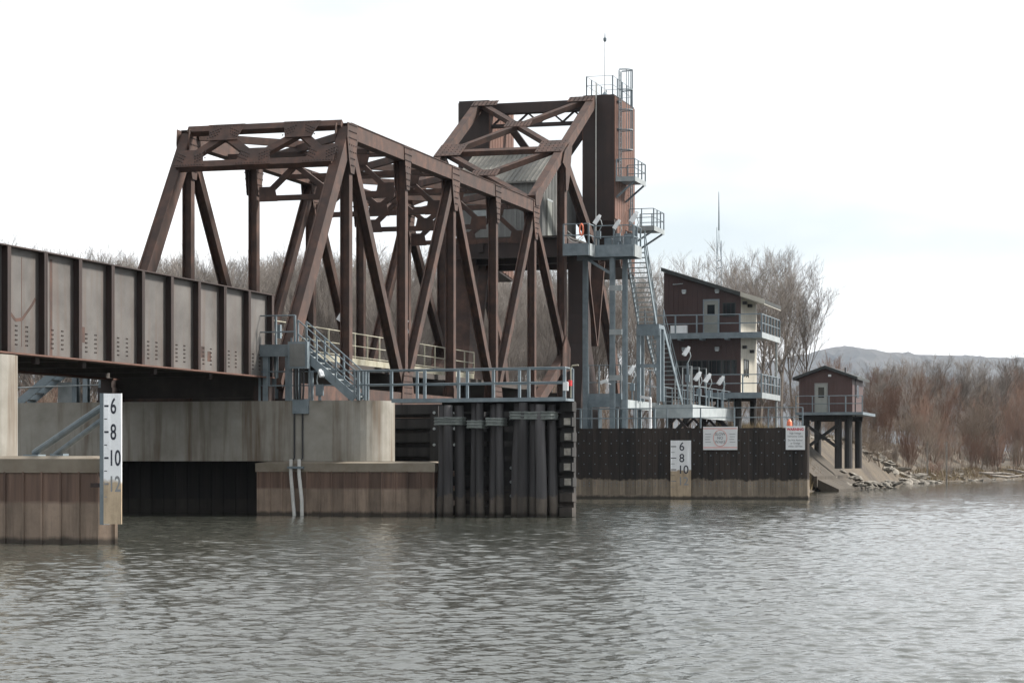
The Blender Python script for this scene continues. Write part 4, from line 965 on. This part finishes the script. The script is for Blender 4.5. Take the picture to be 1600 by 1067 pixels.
# ================================================================== CONTROL HOUSE
def build_control():
    v0, v1, u0, u1 = 1.1, 6.05, 62.8, 68.7; zb, z2 = 6.3, 10.08
    zl, zr = 14.05, 12.42
    t = Thing('control_house', 'two storey dark maroon control house with sloping roof and balconies', 'building', ((v0+v1)/2, u0+3, 3.5))
    fw = t.part('front_wall', G().prism([(v0,u0,zb),(v1,u0,zb),(v1,u0,zr),(v0,u0,zl)], (0,.12,0)), M['maroon'])
    t.part('side_wall', G().box((v1-.12,u0+.122,zb),(v1-.003,u1,zr-.02)), M['cream'])
    t.part('side_wall', G().prism([(v0,u0+.122,zb),(v0+.12,u0+.122,zb),(v0+.12,u0+.122,zl-.06),(v0,u0+.122,zl-.02)], (0,u1-u0-.13,0)), M['maroon'])
    t.part('rear_wall', G().prism([(v0+.122,u1-.12,zb),(v1-.122,u1-.12,zb),(v1-.122,u1-.12,zr-.06),(v0+.122,u1-.12,zl-.1)], (0,.11,0)), M['maroon'])
    t.part('floor', G().box((v0+.122,u0+.122,zb),(v1-.122,u1-.122,zb+.2)).box((v0+.122,u0+.122,z2-.2),(v1-.122,u1-.122,z2)), M['deck'])
    sm_ = mesh('siding_seam', G().box((-.012,-.02,0),(.012,0,1)), M['maroon'])
    for i in range(1, 16):
        v = v0 + (v1-v0)*i/16; t.inst('siding_seam', sm_, (v,u0-.001,zb), scale=(1,1,zl+(zr-zl)*i/16-zb-.1))
    sc = mesh('siding_seam', G().box((0,-.012,0),(.02,.012,1)), M['cream'])
    for i in range(1, 14): t.inst('siding_seam', sc, (v1-.002,u0+.12+(u1-u0-.12)*i/14,zb), scale=(1,1,zr-zb-.1))
    sl = (zr-zl)/(v1-v0)
    rf = t.part('roof', G().prism([(v0-.12,u0-.35,zl-.12*-sl*-1+.02),(v1+1.55,u0-.35,zr+1.55*sl+.02),(v1+1.55,u0-.35,zr+1.55*sl+.27),(v0-.12,u0-.35,zl+.30)], (0,u1-u0+.7,0)), M['darkroof'])
    t.part('fascia', G().prism([(v1+.05,u0-.36,zr+.05*sl+.02),(v1+1.58,u0-.36,zr+1.58*sl-.02),(v1+1.58,u0-.36,zr+1.58*sl+.29),(v1+.05,u0-.36,zr+.05*sl+.29)], (0,-.03,0)), M['cream'], rf)
    t.part('soffit', G().prism([(v1+.02,u0-.33,zr-.03),(v1+1.56,u0-.33,zr+1.56*sl-.03),(v1+1.56,u0-.33,zr+1.56*sl+.01),(v1+.02,u0-.33,zr+.01)], (0,u1-u0+.6,0)), M['cream'], rf)
    d = t.part('door', G().box((3.72,u0-.05,z2+.03),(4.62,u0-.002,z2+2.1)), M['doorgrey'])
    t.part('door_frame', G().box((3.64,u0-.06,z2+.03),(3.718,u0-.004,z2+2.2)).box((4.622,u0-.06,z2+.03),(4.70,u0-.004,z2+2.2)).box((3.718,u0-.06,z2+2.1),(4.622,u0-.004,z2+2.2)), M['galv'], d)
    t.part('door_pane', G().box((3.92,u0-.062,z2+1.25),(4.40,u0-.052,z2+1.85)), M['glass'], d)
    def win(a, b, za, zb_):
        w_ = t.part('window', G().box((a,u0-.02,za),(b,u0-.002,zb_)), M['glass'])
        t.part('frame', G().box((a-.05,u0-.05,za-.05),(a,u0-.003,zb_+.05)).box((b,u0-.05,za-.05),(b+.05,u0-.003,zb_+.05)).box((a,u0-.05,za-.05),(b,u0-.003,za)).box((a,u0-.05,zb_),(b,u0-.003,zb_+.05)), M['darkroof'], w_)
    win(4.95, 5.68, 11.22, 12.0)
    for a, b in ((1.35,2.0),(2.1,2.75),(2.85,3.5),(3.6,3.95),(4.05,4.85),(4.95,5.75)): win(a, b, 7.55, 8.38)
    sw = t.part('window', G().box((v1-.001,u0+1.2,7.45),(v1+.012,u0+2.6,8.45)), M['glass'])
    t.part('frame', G().box((v1,u0+1.1,7.38),(v1+.05,u0+1.2,8.52)).box((v1,u0+1.86,7.38),(v1+.05,u0+1.94,8.52)).box((v1,u0+2.6,7.38),(v1+.05,u0+2.7,8.52)).box((v1,u0+1.2,8.45),(v1+.05,u0+2.6,8.52)), M['darkroof'], sw)
    for v, z in ((2.42,12.72),(4.55,12.72),(2.42,9.05),(4.55,9.05)):
        l_ = t.part('wall_lamp', G().box((v-.13,u0-.16,z),(v+.13,u0-.004,z+.2)), M['galv_light']); t.part('lens', G().box((v-.1,u0-.14,z-.06),(v+.1,u0-.02,z-.002)), M['lens'], l_)
    for u, z in ((u0+.7,11.95),(u0+2.6,11.9),(u0+.7,9.15),(u0+3.4,9.0)): t.part('wall_lamp', G().box((v1+.003,u-.15,z),(v1+.28,u+.15,z+.2)), M['black'])
    t.part('air_conditioner', G().box((1.6,u0-.35,z2+.05),(2.65,u0-.003,z2+.55)).box((1.65,u0-.37,z2+.1),(2.0,u0-.352,z2+.5)).box((2.25,u0-.37,z2+.1),(2.6,u0-.352,z2+.5)), M['white'])
    an = G().tube([(1.7,u0-.12,13.25),(2.35,u0-.12,13.3)], .03, 5)
    for k in range(5): an.tube([(1.75+.13*k,u0-.3,13.27),(1.75+.13*k,u0-.02,13.3)], .02, 5)
    t.part('antenna', an, M['galv_light'])
    # balconies
    for z, a in ((z2, v0-.4), (zb, 4.0)):
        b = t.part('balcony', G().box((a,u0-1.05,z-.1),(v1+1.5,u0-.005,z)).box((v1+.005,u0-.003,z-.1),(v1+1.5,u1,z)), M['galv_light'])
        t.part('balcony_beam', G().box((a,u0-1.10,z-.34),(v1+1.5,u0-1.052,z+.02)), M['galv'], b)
        t.part('balcony_beam', G().box((v1+1.502,u0-1.10,z-.34),(v1+1.56,u1,z+.02)), M['galv_light'], b)  # side beam coloured paler than the front one to look sunlit
        for v in (v0+1.2, v0+2.6, v0+4.2):
            if v > a: t.part('cantilever', G().box((v-.1,u0-1.04,z-.42),(v+.1,u0-.01,z-.11)), M['galv'], b)
        rail_parts(t, [(a,u0-1.08,z),(v1+1.52,u0-1.08,z),(v1+1.52,u1-.05,z)], h=1.15, spacing=1.25, r=.035, pr=.045)
    for v in (v1+1.4,): t.part('support_post', G().tube([(v,u1-.6,3.0),(v,u1-.6,z2-.1)], .07, 8), M['galv_light'])
    t.part('base_beam', G().box((v0,u0,zb-.35),(v1,u0+.3,zb-.005)).box((v0,u1-.3,zb-.35),(v1,u1,zb-.005)), M['steel_dark'])
    for v in (v0+.3, (v0+v1)/2, v1-.2):
        for u in (u0+.2, u1-.2): t.part('timber_leg', G().tube([(v,u,2.8),(v,u,zb-.35)], .22, 10), M['timber'])
    for u in (u0+.2, u1-.2):
        t.part('leg_brace', G().beam((v0+.3,u-.2,3.4),((v0+v1)/2,u-.2,5.8),.12,.25,(0,1,0)).beam((v1-.2,u-.2,3.4),((v0+v1)/2,u-.2,5.8),.12,.25,(0,1,0)), M['timber'])
build_control()
t = Thing('radio_mast', 'slim radio mast with twin rods standing behind the control house', 'mast', (2.76, 72, 3.0))
t.part('rod', G().tube([(2.76,72,3.0),(2.76,72,17.8)], .02, 5), M['galv']); t.part('rod', G().tube([(3.06,72,3.0),(3.06,72,16.9)], .02, 5), M['galv'])
t.part('cross_tie', G().tube([(2.76,72,15.7),(2.90,72,17.7),(3.06,72,15.7)], .03, 5), M['galv'])
t.part('whip', G().tube([(2.90,72,17.6),(2.90,72,18.5),(2.89,72,20.2)], [.06,.05,.02], 6), M['galv'])
for z in (9, 11, 13, 15, 15.5): t.part('cross_tie', G().tube([(2.76,72,z),(3.06,72,z+.1)], .025, 5), M['galv'])

# ================================================================== SMALL SHED ON LEGS
def build_shed():
    v0, v1, u0, u1, z0, ze, za = 6.7, 10.5, 82.6, 88.6, 5.5, 7.95, 8.62; vm = (v0+v1)/2
    t = Thing('equipment_shed', 'small brown gabled shed on dark timber legs near the riverbank', 'shed', (vm, 85, 2.8))
    t.part('wall', G().prism([(v0,u0,z0),(v1,u0,z0),(v1,u0,ze),(vm,u0,za),(v0,u0,ze)], (0,u1-u0,0)), M['maroon_light'])
    for i in range(1, 14): t.part('siding_seam', G().box((v0+(v1-v0)*i/14-.012,u0-.018,z0),(v0+(v1-v0)*i/14+.012,u0,ze-.05)), M['maroon_light'])
    for s in (-1, 1):
        e0 = vm + s*((v1-v0)/2+.42); zz = ze - .42*(za-ze)/((v1-v0)/2)
        t.part('roof_slope', G().prism([(vm,u0-.4,za+.02),(e0,u0-.4,zz+.02),(e0,u0-.4,zz+.2),(vm,u0-.4,za+.22)], (0,u1-u0+.8,0)), M['darkroof'])
    d = t.part('door', G().box((vm-.72,u0-.05,z0+.02),(vm+.08,u0-.002,z0+2.0)), M['doorgrey']); t.part('door_pane', G().box((vm-.52,u0-.06,z0+1.05),(vm-.1,u0-.052,z0+1.8)), M['glass'], d)
    t.part('door_frame', G().box((vm-.8,u0-.055,z0+.02),(vm-.722,u0-.003,z0+2.1)).box((vm+.082,u0-.055,z0+.02),(vm+.16,u0-.003,z0+2.1)).box((vm-.722,u0-.055,z0+2.0),(vm+.082,u0-.003,z0+2.1)), M['greysiding'], d)
    t.part('wall_lamp', G().box((vm+.2,u0-.14,8.05),(vm+.4,u0-.004,8.2)), M['white'])
    t.part('side_window', G().box((v1+.002,u0+2.2,6.6),(v1+.03,u0+3.4,7.5)), M['glass'])
    t.part('downpipe', G().tube([(v1+.2,u0+.1,ze-.1),(v1+.2,u0+.1,z0-.3)], .05, 6), M['black'])
    t.part('vent', G().tube([(vm+1.2,u0+1.5,8.3),(vm+1.2,u0+1.5,8.75)], .06, 6), M['black'])
    t.part('deck', G().box((v0-.1,u0-1.2,z0-.2),(v1+.9,u1,z0-.003)), M['galv'])
    for u in (u0, u1-.25): t.part('under_beam', G().box((v0,u-.2,z0-.55),(v1,u+.1,z0-.205)), M['timber'])
    for v in (v0+.5, v1-1.0, v1-.3):
        for u in (u0, u1-.3): t.part('timber_leg', G().tube([(v,u,1.5),(v,u,z0-.5)], .26, 10), M['timber'])
    t.part('leg_brace', G().beam((v0+.6,u0-.3,3.0),(v1-1.0,u0-.3,4.6),.1,.22,(0,1,0)).beam((v0+.6,u0-.42,4.6),(v1-1.0,u0-.42,3.0),.1,.22,(0,1,0)), M['timber'])
    rail_parts(t, [(v0-.05,u0-1.15,z0),(v1+.85,u0-1.15,z0)], h=1.15, spacing=1.25, r=.03, pr=.04)
build_shed()

# ================================================================== BANK: concrete apron, rocks, posts, driftwood
def wpt(px, Y, dz=0.0):
    X = (px-800)/3500.0*Y
    return (X, Y, bank_h(X, Y)+dz)
t = Thing('concrete_apron', 'sloping concrete apron on the bank beside the black wall', 'apron', (8, 82, 0))
for i in range(3): t.part('slab', G().prism([(6.2,72+5*i,3.72),(9.6,72+5*i,.80),(11.0,72+5*i,.15),(11.0,72+5*i,-.8),(6.2,72+5*i,2.6)], (0,4.94,0)), M['apron'])
t.part('toe_kerb', G().box((9.4,71.6,.3),(9.6,86.9,1.02)), M['apron'])
rr = random.Random(21)
rock_me = []
for k in range(5):
    g = G(); n = 9; rings = 5
    for i in range(rings):
        f = i/(rings-1); z = -0.45 + 0.95*f; rad = math.sin(math.pi*(0.16+0.70*f))
        for j in range(n):
            a = 2*math.pi*j/n; q = rad*(0.75 + 0.45*rr.random()); g.v.append((q*math.cos(a), q*math.sin(a)*.8, z*(0.55+.25*rr.random())))
    for i in range(rings-1):
        for j in range(n): g.f.append((i*n+j, i*n+(j+1) % n, (i+1)*n+(j+1) % n, (i+1)*n+j))
    g.f.append(tuple((rings-1)*n+j for j in range(n)))
    rock_me.append(mesh('riprap_rock', g, M['rock']))
for k in range(150):
    f = rr.random(); X = 22 + 17.5*f if k < 120 else 39 + 20*rr.random()
    Y = shore_y(X) + rr.uniform(-3.0, 3.5) + (2 if X < 30 else 0); s = rr.uniform(.22, .62)*(1.0 if k < 120 else .7)
    if 33 < X < 39.5: s *= 1.25
    o = bpy.data.objects.new('riprap_rock', rock_me[k % 5]); COL.objects.link(o)
    o.location = (X, Y, max(bank_h(X, Y), -.1) + .12*s); o.rotation_euler = (rr.uniform(-.4,.4), rr.uniform(-.4,.4), rr.uniform(0,6.28)); o.scale = (s*rr.uniform(.9,1.7), s, s)
    o['label'] = 'angular grey tan riprap rock along the right hand shore'; o['category'] = 'rock'; o['group'] = 'riprap rocks on the shore'
for k, px in enumerate((1449, 1479)):
    Y = 214; x, y, z = wpt(px, Y)
    single('marker_post', ('left of two slim pale posts at the shore', 'right of two slim pale posts at the shore')[k], 'post', G().box((x-.07,y-.07,-.8),(x+.07,y+.07,3.9+.0*k)), M['wood'], (x,y,-.8), 'pale shore posts', frame=ID)
for k in range(70):
    p = FR @ V((rr.uniform(8.6, 12.5), rr.uniform(80, 99), 0)); X, Y = p.x, p.y; s_ = rr.uniform(.2, .5)
    o = bpy.data.objects.new('slope_rock', rock_me[k % 5]); COL.objects.link(o)
    o.location = (X, Y, max(bank_h(X, Y), 0) + .1*s_ + (.3 if k % 3 else .1)); o.rotation_euler = (rr.uniform(-.4,.4), rr.uniform(-.4,.4), rr.uniform(0,6.28)); o.scale = (s_*rr.uniform(.9,1.7), s_, s_)
    o['label'] = 'broken grey tan rock on the earth slope under the shed'; o['category'] = 'rock'; o['group'] = 'rocks on the slope under the shed'
for k in range(9):
    X = 50 + 14*rr.random(); Y = shore_y(X) + rr.uniform(-.5, 3); z = max(bank_h(X, Y), 0) + .25; L_ = rr.uniform(1.5, 4.0); a = rr.uniform(-.5, .5)
    g = G().tube([(X-L_/2*math.cos(a), Y-L_/2*math.sin(a), z+rr.uniform(-.1,.3)), (X, Y, z+rr.uniform(0,.2)), (X+L_/2*math.cos(a), Y+L_/2*math.sin(a), z+rr.uniform(-.1,.5))], [.16,.13,.07], 7)
    single('driftwood_log', 'bleached driftwood log lying at the foot of the willow thicket', 'driftwood', g, M['wood'], (X,Y,z), 'driftwood along the shore', smooth=True, frame=ID)
single('buoy_marker', 'small orange marker beside the warning sign', 'marker', G().tube([(9.6,60,4.1),(9.6,60,4.2),(9.6,60,4.45),(9.6,60,4.6)], [.10,.17,.15,.05], 10), M['orange'], (9.6,60,4.1))

# ================================================================== VEGETATION
def tube3(g, p, q, r0, r1):
    d = (q-p).normalized(); a = d.orthogonal().normalized(); b = d.cross(a); n = len(g.v)
    for c, r in ((p, r0), (q, r1)):
        for k in (0, 2.094, 4.189): g.v.append(tuple(c + (a*math.cos(k) + b*math.sin(k))*r))
    g.f += [(n,n+1,n+4,n+3),(n+1,n+2,n+5,n+4),(n+2,n,n+3,n+5)]
def grow_tree(rng, H, spread=0.5, stems=1, counts=(9, 7, 6, 5), up=0.28, r0=None, minr=.011):
    """returns (trunk and limbs, twigs) for a leafless tree of height H"""
    A, B = G(), G(); r0 = r0 or H*.013
    def grow(p, d, ln, r, lev):
        n = 4 if lev == 0 else (3 if lev < 3 else 2); g = A if lev < 2 else B
        pts = [p]; ds = [d]
        for i in range(n):
            jt = .05 if lev == 0 else .12; d = (d + V((rng.gauss(0,jt), rng.gauss(0,jt), rng.gauss(0,.08) + (up*.35 if lev else 0)))).normalized()
            pts.append(pts[-1] + d*ln/n); ds.append(d)
        for i in range(n):
            ra = r*(1 - .72*i/n); rb = r*(1 - .72*(i+1)/n); tube3(g, pts[i], pts[i+1], max(minr*.8, ra), max(minr*.7, rb))
        if lev >= len(counts): return
        for k in range(counts[lev]):
            f = rng.uniform(.25 if lev == 0 else .15, 1.0); i = min(n-1, int(f*n)); q = pts[i] + (pts[i+1]-pts[i])*(f*n-i)
            ang = rng.uniform(0, 6.283); dd = ds[i+1]; a = dd.orthogonal().normalized(); b = dd.cross(a)
            sp = rng.uniform(.35, .95)*spread*1.7
            nd = (dd + (a*math.cos(ang) + b*math.sin(ang))*sp + V((0,0,up))).normalized()
            grow(q, nd, ln*rng.uniform(.38, .62)*(1.15 - .35*f), max(minr, r*(1-.6*f)*.52), lev+1)
    for s_ in range(stems):
        a = rng.uniform(0, 6.28); tilt = 0 if stems == 1 else rng.uniform(.1, .45)
        grow(V((0.25*math.cos(a)*(stems > 1), .25*math.sin(a)*(stems > 1), -.3)), V((tilt*math.cos(a), tilt*math.sin(a), 1)).normalized(), H*rng.uniform(.62,.78), r0, 0)
    return A, B
def variants(n, seed, trunk_mat, twig_mat, **k):
    out_ = []
    for i in range(n):
        A, B = grow_tree(random.Random(seed+i), 10.0, **k)
        zs = max(v[2] for v in B.v); out_.append((mesh('trunk', A, trunk_mat, fix=False), mesh('crown', B, twig_mat, fix=False), zs))
    return out_
TREES = variants(6, 100, M['bark'], M['twig'], counts=(11, 8, 7, 5), spread=.52, up=.17, minr=.0045, r0=.10)
WILLOW = variants(4, 300, M['redtwig'], M['redtwig'], stems=7, counts=(8, 6, 6, 3), spread=.42, up=.30, r0=.045, minr=.0055)
BRUSH = variants(3, 500, M['tantwig'], M['tantwig'], stems=7, counts=(7, 6, 5, 3), spread=.55, up=.25, r0=.045, minr=.0055)
def plant(name, label, cat, grp, var, px, Y, top=None, H=None, wx=1.0):
    X = (px-800)/3500.0*Y; z = bank_h(X, Y)
    if H is None: H = 1.95 + (722-top)/3500.0*Y - z
    s = H/var[2]
    e_ = bpy.data.objects.new(name, None); COL.objects.link(e_); e_.location = (X, Y, z); e_.rotation_euler = (0, 0, rr.uniform(0, 6.28)); e_.scale = (s*wx, s*wx, s)
    e_['label'] = label; e_['category'] = cat; e_['group'] = grp
    for nm, me in (('trunk', var[0]), ('crown', var[1])):
        o = bpy.data.objects.new(nm, me); COL.objects.link(o); o.parent = e_
def lerp(tab, x):
    for (a, ya), (b, yb) in zip(tab, tab[1:]):
        if x <= b: return ya + (yb-ya)*max(0, x-a)/(b-a)
    return tab[-1][1]
TOP = [(-40,362),(40,366),(110,376),(200,384),(300,382),(400,380),(500,374),(600,378),(700,388),(860,392),(1000,388),(1060,385),(1130,396),(1190,374),(1240,392),(1275,440),(1300,500)]
k = 0; px = -60
while px < 1265:
    for row, (Y, dt) in enumerate(((188, 18), (212, 6), (240, 0))):
        if px > 1030 and row != 2: continue
        x = px + rr.uniform(-18, 18) + row*13
        if x > 1262: continue
        plant('bare_tree', 'leafless grey brown tree in the wood behind the bridge', 'tree', 'leafless wood behind the bridge', TREES[k % 6], x, Y + rr.uniform(-6, 6), top=lerp(TOP, x) + dt + rr.uniform(-6, 22), wx=rr.uniform(.8, 1.15)); k += 1
    if px < 900:
        for Y in (198, 224, 252): plant('bare_tree', 'leafless grey brown tree in the wood behind the bridge', 'tree', 'leafless wood behind the bridge', TREES[(k*5+1) % 6], px + rr.uniform(-20, 20), Y + rr.uniform(-6, 6), top=lerp(TOP, px) + rr.uniform(-4, 24), wx=rr.uniform(.85, 1.2)); k += 1
    px += 40
for i, (x, Y, top, kk) in enumerate(((1092, 190, 392, 0), (1140, 186, 386, 3), (1186, 183, 368, 2), (1222, 187, 376, 4), (1262, 190, 410, 5))):
    plant('bare_tree', ('bare tree rising just behind the high end of the control house roof', 'bare tree behind the middle of the control house roof', 'tallest bare tree behind the low end of the control house roof', 'bare tree just right of the control house balconies', 'spreading bare tree at the right end of the wood, above the shed')[i], 'tree', 'leafless wood behind the bridge', TREES[kk], x, Y, top=top, wx=1.0)
px = -60
while px < 1300:
    x = px + rr.uniform(-15, 15); Y = rr.uniform(172, 184)
    if x > 1180: Y = rr.uniform(192, 205)
    plant('undergrowth_bush', 'leafless brown bush in the undergrowth behind the bridge', 'bush', 'undergrowth behind the bridge', (BRUSH + WILLOW[:1])[k % 4], x, Y, H=rr.uniform(4.5, 8.0), wx=rr.uniform(1.0, 1.5)); k += 1; px += 27
RT = [(1340,622),(1360,572),(1400,566),(1450,570),(1500,574),(1560,562),(1640,556)]
px = 1345
while px < 1680:
    for row in range(-1, 4):
        x = px + rr.uniform(-14, 14); X = (x-800)/3500.0
        Y = 205.0
        for _ in range(120):
            if Y - shore_y(X*Y) > (3.5 + row*9 if row >= 0 else .8): break
            Y += 1.5
        plant('willow_thicket', 'leafless brown willow bush in the thicket on the right bank', 'bush', 'willow thicket on the right bank', (WILLOW + BRUSH + TREES[:2])[(k*4) % 9], x, Y, top=lerp(RT, x) + (50, 28, 8, -4, 95)[row] + rr.uniform(-14, 48), wx=rr.uniform(.8, 1.1)); k += 1
    px += 21
for i in range(26):
    x = 1350 + 11*i + rr.uniform(-6, 6); Y = 232 + max(0, x-1400)*.36 + rr.uniform(0, 22)
    plant('bare_tree', 'thin bare grey tree standing above the brown willow thicket', 'tree', 'thin trees above the willow thicket', TREES[i % 6], x, Y, top=rr.uniform(538, 575) if i % 3 else rr.uniform(575, 600), wx=.85)
for i in range(16):
    plant('bank_bush', 'small leafless bush on the bank slope below the shed', 'bush', 'bushes below the shed', BRUSH[i % 3], 1268 + 7.5*i + rr.uniform(-4, 4), rr.uniform(174, 186) + i*1.2, H=rr.uniform(1.6, 4.2), wx=1.2)
# dry grass on the bank
g = G(); rg = random.Random(9)
for k in range(16000):
    if k < 9000:
        p = FR @ V((rg.uniform(3.0, 10.5), rg.uniform(57.5, 79), 0)); X, Y = p.x, p.y
    else:
        X = rg.uniform(22, 62); Y = shore_y(X) + rg.uniform(0.2, 5)
    z = bank_h(X, Y)
    if z < .05: continue
    h = rg.uniform(.35, 1.0) if k < 9000 else rg.uniform(.2, .55); a = rg.uniform(0, 6.28); w_ = .025; lx, ly = rg.gauss(0,.25)*h, rg.gauss(0,.25)*h
    n = len(g.v); g.v += [(X-w_*math.cos(a), Y-w_*math.sin(a), z-.03), (X+w_*math.cos(a), Y+w_*math.sin(a), z-.03), (X+lx, Y+ly, z+h)]; g.f.append((n, n+1, n+2))
single('dry_grass', 'tan dead grass covering the bank by the shed', 'grass', g, M['dryg'], (0,0,0), kind='stuff', frame=ID)

# ================================================================== HAZE
def build_haze():
    g = G().box((-8200, -60, -22), (8200, 7000, 400))
    m = bpy.data.materials.new('river_haze'); m.use_nodes = True; t_ = m.node_tree; t_.nodes.clear()
    o_ = t_.nodes.new('ShaderNodeOutputMaterial'); pv = t_.nodes.new('ShaderNodeVolumePrincipled')
    pv.inputs['Color'].default_value = (0.72, 0.84, 1.0, 1); pv.inputs['Density'].default_value = 0.000042; pv.inputs['Anisotropy'].default_value = 0.2
    t_.links.new(pv.outputs[0], o_.inputs['Volume'])
    single('haze', 'thin pale blue haze over the river valley', 'haze', g, m, (0,0,0), kind='stuff', frame=ID)
build_haze()
